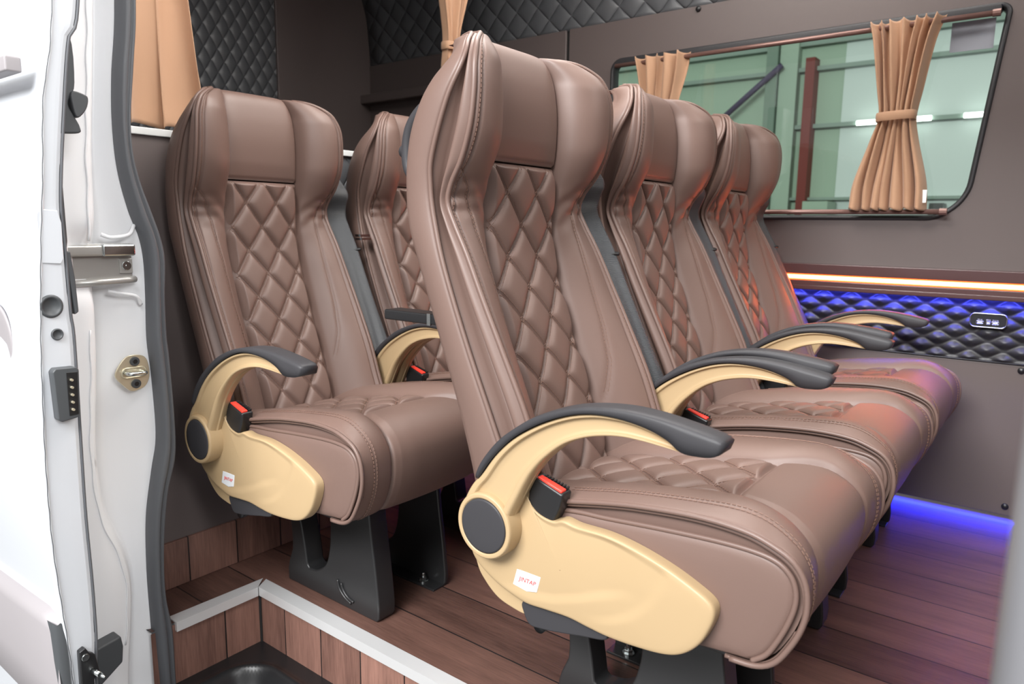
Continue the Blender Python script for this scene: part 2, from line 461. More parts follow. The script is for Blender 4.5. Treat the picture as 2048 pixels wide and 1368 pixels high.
# lower smooth panel
g = MB(); g.box(-1.48, XF, YW-.002, YW+.006, .014, .437); struct(g.build('wall_left_lower', VINYL, None, False, .003))
# quilted band, real diamonds
px, pz = .079, .0475
xs = np.linspace(-1.20, .5, 560); zs = np.linspace(.437, .618, 70)
P = []
for z in zs:
    row = []
    for x in xs:
        u = (x+.195)/px+(z-.6135)/pz; v = (x+.195)/px-(z-.6135)/pz
        cosn = 1/math.hypot(1/px, 1/pz)
        d1 = abs(u-round(u))*cosn; d2 = abs(v-round(v))*cosn
        f = lambda d: 1-math.exp(-max(0, d-.0010)/.012)
        h = .019*f(d1)*f(d2)+.0008*(math.exp(-(d1/.0012)**2)+math.exp(-(d2/.0012)**2))
        if z < .447: h = .004*min(1, (z-.437)/.004)
        row.append((x, YW-.003-h, z))
    P.append(row)
o = grid('quilted_wall_band', P, BLKV, None, flip=False)
tag(o, 'black diamond-quilted vinyl band on the far wall below the glowing orange strip', 'quilted panel')
g = MB(); g.tube([(-1.2, YW-.006, .4405), (.5, YW-.006, .4405)], .0022, 6); g.build('piping', BLKV, o, True)
# glossy ledge with the LED strips
g = MB(); g.box(-1.30, XF, YW-.045, YW+.01, .659, .690); g.box(-1.30, XF, YW-.045, YW+.01, .618, .639); g.box(-1.30, XF, YW-.036, YW+.01, .635, .665); g.box(-1.30, XF, YW-.046, YW-.041, .611, .625)
o = g.build('wall_ledge', LEDGE, None, False, .003)
tag(o, 'glossy dark brown ledge rail on the far wall holding the orange light strip', 'ledge')
g = MB(); g.box(-1.29, XF, YW-.040, YW-.036, .6395, .6585); e_ = g.build('orange_light_strip', ORANGE)
g = MB(); g.box(-1.289, XF-.001, YW-.0405, YW-.0395, .6432, .6552); g.build('bright_core', CORE, e_)
tag(e_, 'glowing orange LED strip set in the ledge rail under the window', 'light strip')
g = MB(); g.box(-1.2, .9, YW-.032, YW-.022, .6150, .618); e_ = g.build('blue_light_strip', BLUELED)
tag(e_, 'thin blue LED strip under the ledge lighting the quilted band', 'light strip')

# window: rubber lip, glass, sticker
rows = []
for off, y in ((.010, YW-.0005), (.008, YW-.005), (.003, YW-.006), (-.003, YW-.003), (-.006, YW+.012), (-.006, YW+.03)):
    rows.append([(x, y, z) for x, z in window_loop(off)])
wn = grid('window_1', rows, BLKV, None, cv=True, flip=True); struct(wn)
g = MB(); g.box(-1.345, -.21, YW-.018, YW+.02, 1.360, 1.376); g.build('top_dark_strip', BLKV, wn, False, .002)  # dark strip across the window recess above the rail
gm = bpy.data.materials.new('green_glass'); gm.use_nodes = True
nt = gm.node_tree; nt.nodes.clear()
out = nt.nodes.new('ShaderNodeOutputMaterial'); mx = nt.nodes.new('ShaderNodeMixShader'); tr_ = nt.nodes.new('ShaderNodeBsdfTransparent'); gl = nt.nodes.new('ShaderNodeBsdfGlossy'); fr = nt.nodes.new('ShaderNodeFresnel')
tr_.inputs[0].default_value = (.70, .84, .74, 1); gl.inputs['Roughness'].default_value = .01; gl.inputs[0].default_value = (1, 1, 1, 1); fr.inputs[0].default_value = 1.5
nt.links.new(fr.outputs[0], mx.inputs[0]); nt.links.new(tr_.outputs[0], mx.inputs[1]); nt.links.new(gl.outputs[0], mx.inputs[2]); nt.links.new(mx.outputs[0], out.inputs[0])
lp = window_loop(-.002)
mesh('glass', [(x, YW+.028, z) for x, z in lp], [tuple(range(len(lp)))], gm, wn, False)
g = MB(); g.box(-.324, -.223, YW+.026, YW+.0265, 1.277, 1.354)
tag(g.build('window_sticker', mat('sticker_grey', (.36, .38, .43), .6)), 'grey rectangular sticker in the upper corner of the window glass', 'sticker')

# ceiling and the near upper side
sec = cr([(2.352, 1.508), (2.345, 1.60), (2.325, 1.74), (2.26, 1.86), (2.13, 1.94), (1.8, 1.98), (1.4, 1.99), (1.0, 1.98), (.72, 1.93), (.57, 1.83), (.51, 1.70)], 6)
sl_ = np.concatenate([[0], np.cumsum(np.linalg.norm(np.diff(sec, axis=0), axis=1))])
xs = np.linspace(XR, XF, 40)
P = [[(x, p[0], p[1]) for p in sec] for x in xs]; UV = [[(x, s) for s in sl_] for x in xs]
o = grid('ceiling', P, QCEIL, None, uv=UV); struct(o)
md = o.modifiers.new('s', 'SOLIDIFY'); md.thickness = .03; md.offset = 1
# rear end wall: quilted door and brown door
g = MB(); g.box(XR-.03, XR, .45, 1.854, 0, 2.05); struct(g.build('door_1', QREAR, None, False))
g = MB(); g.box(XR-.03, XR+.01, 1.854, YW+.02, 0, 2.05); struct(g.build('door_2', VINYL, None, False, .004))
# near side of the body behind the door opening
g = MB(); g.box(XR, -1.42, .47, .50, -.3, 1.9); struct(g.build('wall_right_rear', JAMBW, None, False))
g = MB(); g.box(.14, 1.30, .46, .49, -.3, 1.9); struct(g.build('wall_right_front', JAMBW, None, False))
g = MB(); g.box(1.27, 1.30, .47, YW+.05, -.3, 2.0); struct(g.build('wall_front_blocker', VINYL, None, False))  # unseen bulkhead added to block light from the front
# floor of the hall
o = mesh('hall_floor', [(-14, -8, -.62), (12, -8, -.62), (12, 9, -.62), (-14, 9, -.62)], [(0, 1, 2, 3)], GRND, None, False); struct(o)

# hall seen through the window
HG = mat('hall_panel_green', (.34, .43, .35), .6)
HW = mat('hall_panel_reflection', (.60, .65, .65), .6)
HB = mat('hall_rail_grey', (.24, .30, .27), .6)
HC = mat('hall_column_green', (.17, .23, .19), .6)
HR = mat('hall_column_red', (.17, .016, .012), .6)
HP = mat('hall_brace_purple', (.05, .035, .09), .6)
g = MB(); g.box(-9, -1.75, 7.05, 7.15, -.6, 5); struct(g.build('wall_back', HG))
g = MB(); g.box(-1.75, 6, 7.04, 7.15, -.6, 5); struct(g.build('wall_back_reflection', HW))  # paler colour paints in a reflection on the window glass
def hall(name, bx, m, lab, cat, grp=None):
    g = MB(); g.box(*bx); tag(g.build(name, m, None, False), lab, cat, grp)
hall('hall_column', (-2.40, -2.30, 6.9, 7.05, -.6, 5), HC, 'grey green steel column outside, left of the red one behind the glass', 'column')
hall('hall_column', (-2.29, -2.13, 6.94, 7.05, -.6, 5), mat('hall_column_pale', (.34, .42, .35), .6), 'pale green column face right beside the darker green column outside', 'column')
hall('hall_column', (-2.05, -1.97, 6.9, 7.05, -.6, 2.3), HR, 'dark red steel post outside the window', 'column')
for z, zz, lab in ((2.20, 2.235, 'upper grey rail of the hall wall outside the window'), (1.70, 1.735, 'middle grey rail of the hall wall level with the white tube lamps'), (1.06, 1.085, 'low grey rail of the hall wall just above the window bottom'), (2.42, 2.50, 'topmost grey rail of the hall wall outside the window')):
    hall('hall_rail', (-9, 6, 6.98, 7.04, z, zz), HB, lab, 'rail', 'rails of the hall wall')
g = MB(); g.tube([(-2.80, 6.88, 1.82), (-2.25, 6.88, 2.26)], .028, 6)
tag(g.build('hall_brace', HP, None, True), 'dark purple diagonal brace rod outside the window', 'brace')
for x0, x1, lab in ((-1.60, -1.03, 'white tube lamp outside behind the tied curtain'), (-.80, -.45, 'white tube lamp outside at the right edge of the window')):
    g = MB(); g.tube([(x0, 6.965, 1.715), (x1, 6.965, 1.715)], .020, 10)
    tag(g.build('tube_lamp', TUBE, None, True), lab, 'lamp', 'tube lamps of the hall')
hall('hall_cabinet', (-1.93, -1.72, 6.7, 7.0, .4, 1.04), HG, 'pale green cabinet against the hall wall, low behind the window', 'cabinet')
hall('meter_box', (-.96, -.86, 6.8, 7.0, .86, 1.02), BLACKP, 'small dark box on the hall wall by the curtain hem', 'box')
# ------------------------------------------------------------------ the coach seat (local frame: +X forward, Y across, Z up, origin on the floor)
# rows up the backrest: centre line (x,z); front piping (x,y,z); rear piping (x,y,z); shell rear edge (x,y,z); centre of back x,z
ROWS = np.array([
 (-.120,.370, -.035,.190,.370, -.095,.205,.370, -.180,.200,.370, -.215,.370),
 (-.143,.440, -.068,.190,.440, -.122,.205,.440, -.197,.202,.440, -.232,.440),
 (-.174,.520, -.099,.190,.520, -.158,.205,.520, -.222,.203,.520, -.257,.520),
 (-.205,.600, -.139,.190,.600, -.195,.205,.600, -.252,.204,.600, -.287,.600),
 (-.234,.680, -.182,.189,.682, -.229,.205,.680, -.283,.204,.680, -.318,.680),
 (-.251,.740, -.216,.187,.748, -.254,.204,.744, -.306,.204,.740, -.341,.740),
 (-.255,.780, -.244,.185,.795, -.268,.202,.788, -.321,.204,.780, -.356,.780),
 (-.256,.810, -.258,.184,.826, -.276,.201,.820, -.328,.203,.810, -.363,.810),
 (-.255,.840, -.249,.186,.854, -.279,.201,.848, -.330,.203,.840, -.365,.840),
 (-.254,.880, -.224,.191,.889, -.277,.203,.884, -.329,.203,.880, -.364,.880),
 (-.251,.930, -.205,.194,.936, -.261,.204,.932, -.321,.202,.930, -.356,.930),
 (-.251,.980, -.199,.193,.984, -.242,.202,.980, -.303,.199,.975, -.345,.985),
 (-.256,1.020,-.201,.189,1.022,-.226,.195,1.016,-.288,.190,1.006,-.338,1.025),
 (-.264,1.050,-.209,.176,1.050,-.224,.184,1.040,-.275,.177,1.028,-.335,1.048),
 (-.272,1.070,-.219,.160,1.064,-.232,.170,1.058,-.272,.160,1.046,-.335,1.064),
 (-.282,1.082,-.236,.136,1.076,-.247,.146,1.074,-.284,.142,1.062,-.337,1.072),
 (-.296,1.087,-.258,.118,1.082,-.267,.127,1.081,-.298,.128,1.072,-.340,1.076),
 (-.318,1.088,-.285,.110,1.086,-.293,.114,1.082,-.310,.116,1.077,-.343,1.078)])
NR = 170
RW = resample_rows = None
def rows_dense(n):
    k = len(ROWS); D = cr(ROWS, 24); 
    return np.stack([np.interp(np.linspace(0, len(D)-1, n), np.arange(len(D)), D[:, i]) for i in range(D.shape[1])], 1)
RW = rows_dense(NR)
SEAMY = .098
zc = RW[:, 1]
def sm(a, b, x):
    t = np.clip((x-a)/(b-a), 0, 1); return t*t*(3-2*t)
rng = np.random.RandomState(5)

# --- side bolster (incl. the head wing): from the centre seam to the front piping
TB = np.concatenate([[0, .02, .045, .07, .1], np.linspace(.14, .82, 21), [.84, .855, .87, .885, .90, .92, .94, .96, .98, 1.0]])
def bolster_pt(r, t, sgn):
    xc, z0, x2, y2, z2 = r[0], r[1], r[2], r[3], r[4]
    wing = sm(.82, .93, z0); low = 1-sm(.70, .80, z0)
    top = sm(1.03, 1.09, z0)
    B = .012 + .024*wing + .012*low - .020*top
    ys = SEAMY - .010*sm(1.04, 1.09, z0) - .004*wing
    tt = t**(.85)
    prof = math.sin(math.pi*min(1, tt*.97+.03)**1.15)
    pw = (t**.5)*((1-t)**.85)/.415
    prof = prof*(1-wing) + pw*wing
    s = t
    x = xc + (x2-xc)*(s**(1.0+.4*low)) + B*prof - .009*math.exp(-(t/.05)**2) - .006*(t > .97)
    x += -.0035*math.exp(-((t-.875)/.022)**2) + .0025*math.exp(-((t-.945)/.03)**2)
    # sewn seam that runs down the bolster below the wing
    tm = np.interp(z0, [.46, .50, .55, .62, .72, .80, .84, .87], [.02, .20, .36, .44, .46, .52, .68, .98])
    if .45 < z0 < .88:
        x -= .0035*math.exp(-((t-tm)/.035)**2)
    # gathered creases at the neck
    cre = math.exp(-((z0-.822)/.035)**2)
    x += cre*.0022*math.sin(z0*260+t*5)*(t**1.5)
    x += cre*.0016*math.sin(z0*150-t*9+1.0)
    y = ys + (y2-ys)*t
    z = z0 + (z2-z0)*t
    return (x, sgn*y, z)

# --- centre line as arc length from the headrest seam
iz = int(np.argmin(abs(zc-.893)))
CL = RW[:, [0, 1]]
arc = np.concatenate([[0], np.cumsum(np.linalg.norm(np.diff(CL, axis=0), axis=1))]); arc0 = np.interp(.893, zc[:150], arc[:150])
def centre(b):              # b metres below the headrest seam along the panel
    a = arc0-b
    return np.interp(a, arc, CL[:, 0]), np.interp(a, arc, CL[:, 1])
def qh(a, b, pa, pb, a0, b0, H, e=.0085):
    """height of sewn diamonds"""
    cosn = 1/math.hypot(1/pa, 1/pb)
    u = (a-a0)/pa+(b-b0)/pb; v = (a-a0)/pa-(b-b0)/pb
    d1 = np.abs(u-np.round(u))*cosn; d2 = np.abs(v-np.round(v))*cosn
    f = lambda d: 1-np.exp(-np.maximum(d-.0012, 0)/e)
    h = H*f(d1)*f(d2)
    h += .0009*(np.exp(-(d1/.0011)**2)+np.exp(-(d2/.0011)**2))
    return h
BP_A, BP_B, BP_A0, BP_B0 = .0815, .108, -.048, .046
def back_pt(a, b, off=0.0):
    x, z = centre(b); x2_, z2_ = centre(b+.004)
    tx, tz = x2_-x, z2_-z; l = math.hypot(tx, tz); nx, nz = -tz/l, tx/l   # forward normal
    if nx < 0: nx, nz = -nx, -nz
    h = qh(a, b, BP_A, BP_B, BP_A0, BP_B0, .0110, .0052)
    e = max(0, min(1, (SEAMY-abs(a))/.015)); h = h*e - .007*(1-e)
    h *= min(1, b/.006+.0)
    h -= .006*math.exp(-(b/.004)**2)
    h += .004*(1-(a/SEAMY)**2) + off
    return (x+nx*h, a, z+nz*h)

def stitch_row(mb, f, pts, normal_off=.0008, dash=.0046, gap=.0022, wd=.0006):
    """dashes along param polyline pts (list of (a,b)) mapped by f(a,b)->xyz"""
    P = [Vector(f(*p)) for p in pts]
    L = [0]
    for i in range(1, len(P)): L.append(L[-1]+(P[i]-P[i-1]).length)
    s = 0; tot = L[-1]
    A = np.array([[*p] for p in P]); L = np.array(L)
    at = lambda q: Vector([float(np.interp(q, L, A[:, i])) for i in range(3)])
    while s+dash < tot:
        mb.tube([at(s), at(s+dash*.5)+Vector((0.0, 0, 0)), at(s+dash)], wd, 4); s += dash+gap

def curve_len(f, p, q, n=60):
    return [(p[0]+(q[0]-p[0])*i/n, p[1]+(q[1]-p[1])*i/n) for i in range(n+1)]

def build_seat():
    root = empty('coach_seat')
    # backrest shell: rear piping -> side band -> back -> other side
    rows = []
    for i, r in enumerate(RW):
        x1, y1, z1, xr, yr, zr, xb, zb = r[5:13]
        xc, z0 = r[0], r[1]
        x2, y2, z2 = r[2:5]
        side = [(x1+.003, y1-.010, z1), (x1+.001, y1-.004, z1), (x1-.002, y1+.003, z1)]
        for q in (.12, .3, .5, .7, .85):
            side.append((x1+(xr-x1)*q, y1+(yr-y1)*q+.006*math.sin(math.pi*min(1, q+.15)), z1+(zr-z1)*q))
        side += [(xr, yr-.003, zr)]
        bk = []
        for q in (.05, .12, .25, .45, .7, 1.0):
            bk.append((xr+(xb-xr)*math.sin(q*math.pi/2)**.8, yr*(1-q), zr+(zb-zr)*math.sin(q*math.pi/2)))
        half = side+bk
        full = [(x, -y, z) for x, y, z in half] + [(x, y, z) for x, y, z in half[::-1][1:]]
        rows.append(full)
    shell = grid('backrest_shell', rows, LEATHER, root, flip=True)
    # gussets (folded leather between the two pipings)
    for sgn in (-1, 1):
        rows = []
        for r in RW:
            x2, y2, z2, x1, y1, z1 = r[2:8]
            dep = .021*min(1, abs(x2-x1)/.030+.2)*(1-.5*sm(1.05, 1.09, r[1]))
            row = []
            for t in np.linspace(0, 1, 17):
                y = y2+(y1-y2)*t + .006*math.sin(math.pi*min(1, t/.5))*(t < .5) - dep*math.exp(-((t-.64)/.18)**2)
                row.append((x2+(x1-x2)*t-.001, sgn*y, z2+(z1-z2)*t))
            rows.append(row)
        grid('side_gusset', rows, LEATHER, root, flip=(sgn < 0))
    # side bolsters with the head wings
    for sgn in (-1, 1):
        rows = [[bolster_pt(r, t, sgn) for t in TB] for r in RW]
        bo = grid('side_bolster', rows, LEATHER, root, flip=(sgn > 0))
        mb = MB(); mb.tube([(r[2]+.001, sgn*(r[3]+.001), r[4]) for r in RW[::2]], .0042, 8)
        mb.build('front_piping', PIPING, bo, True)
        st = MB()
        for o_ in (-.028, .028):
            f = lambda t, k: tuple(Vector(bolster_pt(RW[int(round(k))], t, sgn))+Vector((.0006, 0, 0)))
            pts = []
            for k in range(NR):
                z0 = RW[k][1]
                if .49 < z0 < .865:
                    tm = float(np.interp(z0, [.46, .50, .55, .62, .72, .80, .84, .87], [.02, .20, .36, .44, .46, .52, .68, .98]))
                    pts.append((min(.97, max(.02, tm+o_)), k))
            stitch_row(st, f, pts); st.build('stitching', THREAD, bo); st = MB()
        # stitch line beside the front piping
        pts = [(.93, k) for k in range(0, NR-14)]
        stitch_row(st, lambda t, k: tuple(Vector(bolster_pt(RW[int(round(k))], t, sgn))+Vector((.0006, 0, 0))), pts)
        st.build('stitching', THREAD, bo)
        mb = MB(); mb.tube([(r[5]+.003, sgn*(r[6]+.001), r[7]) for r in RW[::2]], .0040, 8)
        mb.build('rear_piping', PIPING, shell, True)
    # smooth headrest pad
    rows = []
    ks = [k for k in range(NR) if RW[k][1] > .893 or k > NR-40]
    kk = [0]+list(range(len(ks)))
    for j in kk:
        r = RW[ks[j]]; row = []
        for t in np.linspace(-1, 1, 41):
            a = t*(SEAMY+.001-.010*sm(1.04, 1.09, r[1]))
            e = 1-abs(t)**6; s = (j)/len(ks)
            fz = min(1, (j/7.0)) ; 
            h = .010*e*math.sin(math.pi*min(1, .12+s*.9))**.5*fz**.5 - .007*math.exp(-((1-abs(t))/.05)**2) - (.006 if j == 0 else 0)
            row.append((r[0]+h*.95, a, r[1]+h*(.2+1.2*sm(.75, 1, s))*.5))
        rows.append(row)
    last = [(-.345, p[1]*.98, 1.083) for p in rows[-1]]
    rows.append(last)
    grid('headrest_pad', rows, LEATHER, root, flip=False)
    # quilted centre panel
    na, nb = 128, 330
    Bmax = .56
    rows = [[back_pt(a, b) for a in np.linspace(-SEAMY-.001, SEAMY+.001, na)] for b in np.linspace(0, Bmax, nb)]
    qp = grid('quilted_back_panel', rows, LEATHER, root, flip=True)
    st = MB()
    f = lambda a, b: back_pt(a, b, .0009)
    for fam in (1, -1):
        for k in range(-8, 9):
            for o_ in (-.0033, .0033):
                # (a-a0)/pa + fam*(b-b0)/pb = k + off
                cosn = 1/math.hypot(1/BP_A, 1/BP_B); kk_ = k+o_/cosn
                pts = []
                for b in np.linspace(.004, Bmax-.08, 160):
                    a = BP_A0+BP_A*(kk_-fam*(b-BP_B0)/BP_B)
                    if abs(a) < SEAMY-.006: pts.append((a, b))
                if len(pts) > 6: stitch_row(st, f, pts)
    st.build('stitching', THREAD, qp)
    # grab handle behind the head
    mb = MB(); mb.tube(cr([(-.33, -.085, 1.00), (-.39, -.085, .995), (-.432, -.085, .965), (-.445, -.085, .92), (-.432, -.085, .878), (-.36, -.085, .85)], 8), .011, 12)
    mb.tube(cr([(-.36, .085, 1.0), (-.40, .085, 1.0), (-.44, .085, .965), (-.45, .085, .92), (-.44, .085, .875), (-.36, .085, .84)], 8), .011, 12)
    mb.tube(cr([(-.456, -.085, .92), (-.462, 0, .92), (-.45, .085, .92)], 8), .011, 12)
    mb.build('grab_handle', GREYP, root, True)

    # ---------------- cushion
    CP = cr([(-.15, .372), (-.10, .384), (-.01, .402), (.086, .418), (.150, .428), (.200, .436), (.236, .436), (.262, .428), (.284, .412), (.296, .391), (.299, .365), (.295, .337), (.285, .310), (.271, .288), (.250, .276), (.21, .274)], 10)
    SP = cr([(-.15, .385), (-.10, .400), (-.022, .415), (.040, .428), (.095, .437), (.172, .444), (.231, .442), (.265, .433), (.290, .420), (.304, .399), (.308, .370), (.303, .342), (.291, .314), (.276, .291), (.255, .279), (.22, .276)], 10)
    n = 300
    CPr, SPr = resample(CP, n), resample(SP, n)
    Tn = np.gradient(CPr, axis=0); Tn /= np.linalg.norm(Tn, axis=1)[:, None]
    Nn = np.stack([-Tn[:, 1], Tn[:, 0]], 1)
    sl = np.concatenate([[0], np.cumsum(np.linalg.norm(np.diff(CPr, axis=0), axis=1))])
    s_edge = float(np.interp(.178, CPr[:180, 0], sl[:180]))
    W = .203
    def cus(y, i, off=0.0):
        s = sl[i]; a = abs(y); x, z = CPr[i]; 
        front = sm(s_edge+.03, s_edge+.16, s)
        ys = .0925+.024*sm(s_edge-.03, s_edge+.07, s) + .010*front
        k = (a/W)
        bl = min(1.0, max(0, (a-ys)/(W-ys)))
        # blend centre to side profile
        px = x+(SPr[i][0]-x)*bl**1.3; pz = z+(SPr[i][1]-z)*bl**1.3
        hb = (.020-.017*front)*math.sin(math.pi*bl**.75)**.8 if 0 < bl < 1 else 0
        h = hb
        h -= .0042*math.exp(-((a-ys)/.0035)**2)
        if a < ys:
            c = 1-(a/ys)**2
            h += .003*c
            if s < s_edge:
                q = qh(y, s-s_edge, .0925, .095, -.0925, 0, .0105, .0055)
                e = min(1, (ys-a)/.007)*min(1, (s_edge-s)/.006)
                h += q*e
            else:
                h += .0055*min(1, (ys-a)/.02)*min(1, (s-s_edge)/.012)*(1-.6*front)
            h -= .003*math.exp(-((s-s_edge)/.003)**2)
        # second sewn line on the bolster
        yq = W-.030
        h -= .0012*math.exp(-((a-yq)/.0022)**2)
        edge = max(0, (a-(W-.006))/.006); h -= .004*edge**2
        h += off
        nx, nz = Nn[i]
        return (px+nx*h, y, pz+nz*h)
    ysamp = np.linspace(-W, W, 251)
    rows = [[cus(y, i) for y in ysamp] for i in range(n)]
    seat = grid('seat_cushion', rows, LEATHER, root, flip=True)
    st = MB()
    fi = lambda y, i: cus(y, int(round(i)), .0009)
    for yq in (W-.0335, W-.0265):
        for sg in (-1, 1):
            stitch_row(st, fi, [(sg*yq, i) for i in range(60, n-20)])
    i_edge = int(np.argmin(abs(sl-s_edge)))
    for fam in (1, -1):
        for k in range(-8, 9):
            for o_ in (-.0033, .0033):
                cosn = 1/math.hypot(1/.0925, 1/.095); kk_ = k+o_/cosn; pts = []
                for i in range(20, i_edge-1):
                    y = -.0925+.0925*(kk_-fam*(sl[i]-s_edge)/.095)
                    if abs(y) < .087: pts.append((y, i))
                if len(pts) > 5: stitch_row(st, fi, pts)
    st.build('stitching', THREAD, seat)
    # upper piping along the cushion edge
    for sg in (-1, 1):
        mb = MB(); mb.tube([(p[0], sg*(W+.001), p[1]) for p in SPr[::3]], .0036, 8)
        mb.tube([(p[0]-.003, sg*(W-.004), p[1]-.0065 if p[1] > .34 else p[1]-.001) for p in resample(SP[20:], 90)], .0030, 8)
        mb.build('cushion_piping', PIPING, seat, True)
    # cushion side panel below: outline in xz with its own piping
    LO = [(-.15, .375), (-.06, .395), (0, .404), (.045, .407), (.123, .414), (.198, .419), (.244, .419), (.271, .414), (.287, .402), (.294, .385), (.294, .366), (.288, .343), (.278, .318), (.266, .296), (.250, .282)]
    BO = [(.189, .276), (.10, .272), (0, .270), (-.10, .272), (-.16, .30)]
    out = np.vstack([cr(LO, 8), cr(BO, 4)])
    out = resample(out, 120, closed=True); cen = np.array([.09, .34])
    for sg in (-1, 1):
        rings = []
        for q, yy in ((1.0, .188), (1.0, .196), (.985, .2005), (.95, .2025), (.85, .2045), (.6, .2065), (.3, .207), (.01, .207)):
            rings.append([(cen[0]+(p[0]-cen[0])*q, sg*yy, cen[1]+(p[1]-cen[1])*q) for p in out])
        sp_ = grid('cushion_side', rings, LEATHER, root, cv=True, flip=(sg < 0))
        mb = MB(); mb.tube([(p[0]*.999, sg*.2005, p[1]) for p in cr(LO, 8)], .0036, 8)
        mb.build('side_piping', PIPING, sp_, True)
    # dark core between side panels and cushion
    sp_in = resample(SP[4:], 60); tn = np.gradient(sp_in, axis=0); tn /= np.linalg.norm(tn, axis=1)[:, None]
    inn = [(p[0]+t[1]*.006, p[1]-t[0]*.006) for p, t in zip(sp_in, tn)]+[(.20, .278), (-.12, .278)]
    for sg in (-1, 1): prism_xz('cushion_core', inn, min(sg*.172, sg*.194), max(sg*.172, sg*.194), LEATHER, root)

    # ---------------- seat belt on the far shoulder
    cl = []
    for zz_ in np.linspace(.93, .40, 60):
        px_ = float(np.interp(zz_, RW[:140, 4], RW[:140, 2]))
        yy_ = float(np.interp(zz_, [.40, .48, .60, .84, .88, .93], [.236, .233, .231, .229, .224, .205]))
        cl.append((px_-.010-.05*sm(.86, .93, zz_)-.012*sm(.50, .42, zz_), yy_, zz_))
    rows = []
    for j, p in enumerate(cl):
        row = []
        for t in np.linspace(-1, 1, 13):
            tw = .40+.12*math.sin(j*.12)
            fold = .0016*math.sin(t*6+j*.12)*min(1, j/50)
            row.append((p[0]+t*.023*tw+fold, p[1]+t*.0235*(1-.08*tw), p[2]))
        rows.append(row)
    belt = grid('seat_belt', rows, BELT, root, flip=True)
    md = belt.modifiers.new('s', 'SOLIDIFY'); md.thickness = .0016
    mb = MB(); mb.tube(cr([(-.236, .203, .735), (-.228, .232, .737), (-.208, .258, .740), (-.226, .262, .742)], 5), .0035, 6)
    mb.build('belt_guide', BLACKP, belt, True)

    # ---------------- armrests
    ARM_O = [(.167, .537), (.150, .549), (.128, .5565), (.101, .5620), (.072, .5635), (.043, .5610), (.007, .5515), (-.035, .5325), (-.076, .5065), (-.108, .4765), (-.134, .442), (-.150, .425), (-.163, .404), (-.171, .380), (-.172, .362)]
    ARM_I = [(.167, .5365), (.142, .5375), (.121, .5385), (.093, .5385), (.065, .5345), (.035, .526), (.005, .511), (-.024, .486), (-.044, .462), (-.057, .440), (-.071, .412), (-.080, .394), (-.085, .380), (-.086, .365), (-.088, .352)]
    CAP_O = [(-.1465, .434), (-.130, .464), (-.104, .496), (-.076, .519), (-.039, .543), (.006, .561), (.049, .5705), (.092, .5745), (.133, .573), (.172, .568), (.203, .5625), (.214, .5595), (.2195, .5560)]
    CAP_I = [(-.139, .4325), (-.127, .452), (-.107, .4765), (-.076, .5065), (-.035, .5325), (.007, .5515), (.043, .561), (.080, .5630), (.120, .5585), (.150, .549), (.170, .537), (.192, .5365), (.206, .5385), (.2145, .5425)]
    def arm(sg, yin, yout):
        """yin: side toward the seat, yout: side away from it (|y|)"""
        A = resample(cr(ARM_O, 10), 90); B = resample(cr(ARM_I, 10), 90)
        d = abs(yout-yin); rows = []
        prof = [(0, 0), (.0, .18), (.02, .75), (.05, .94), (.09, 1.0), (.15, 1.0), (.165, .98), (.185, .74), (.205, .66), (.35, .62), (.5, .60), (.68, .62), (.80, .66), (.82, .74), (.84, .98), (.855, 1.0), (.92, 1.0), (.95, .94), (.98, .75), (1, .18), (1, 0)]
        for k in range(90):
            a, b = A[k], B[k]; row = []
            fade = min(1, k/10)
            th = .35+.65*min(1, k/14)
            for (t, h) in prof:
                hh = h if (h < .7 or k < 80) else 1-(1-h)*max(0, (89-k)/9)
                hh = 1-(1-hh)*fade if h > .7 else hh
                y = yin+(yout-yin)*(.5+.5*hh*1.0)
                p = a+(b-a)*t; row.append((p[0], sg*y, p[1]))
            for (t, h) in prof[::-1]:
                p = a+(b-a)*t; row.append((p[0], sg*(yin+(yout-yin)*(.5-.5*h)), p[1]))
            rows.append(row)
        flip = (sg > 0) ^ (yout < yin)
        ar = grid('armrest', rows, YELLOW, root, cv=True, flip=flip)
        A = resample(cr(CAP_O, 10), 80); B = resample(cr(CAP_I, 10), 80); rows = []
        e = .0035
        y0, y1 = min(yin, yout)-e, max(yin, yout)+e; c = (y0+y1)/2; hw = (y1-y0)/2
        prof = [(1, 1), (.5, 1), (.25, .98), (.10, .90), (.02, .72), (0, .45), (0, 0), (0, -.45), (.02, -.72), (.10, -.90), (.25, -.98), (.5, -1), (1, -1)]
        for k in range(80):
            q = min(1, (79-k)/5); sc = math.sqrt(max(0, 1-(1-q)**2))*.15+.85 if q < 1 else 1
            qs = min(1, k/6); sc *= .7+.3*math.sqrt(max(0, 1-(1-qs)**2))
            a, b = A[k], B[k]; m_ = (a+b)/2
            row = [((a+(b-a)*t)[0], sg*(c+hw*h*sc), (a+(b-a)*t)[1]) for t, h in prof]
            rows.append(row)
        cap = grid('armrest_pad', rows, GREYP, ar, cv=True, flip=(sg > 0))
        bm = bmesh.new(); bm.from_mesh(cap.data); bmesh.ops.holes_fill(bm, edges=bm.edges, sides=40); bmesh.ops.recalc_face_normals(bm, faces=bm.faces); bm.to_mesh(cap.data); bm.free()
        bm = bmesh.new(); bm.from_mesh(ar.data); bmesh.ops.recalc_face_normals(bm, faces=bm.faces); bm.to_mesh(ar.data); bm.free()
        # pivot drum with dark disc
        mb = MB(); c0 = Vector((-.126, 0, .366)); yo = yout+(.003 if yout > yin else -.003); yi = yin-(.010 if yout > yin else -.010)
        n_ = 56; vs = []; fs = []
        pr = [(.0, yi), (.0495, yi), (.0495, yo-(yo-yi)*.10), (.0475, yo), (.0415, yo), (.0405, yo-(yo-yi)*.06), (0, yo-(yo-yi)*.06)]
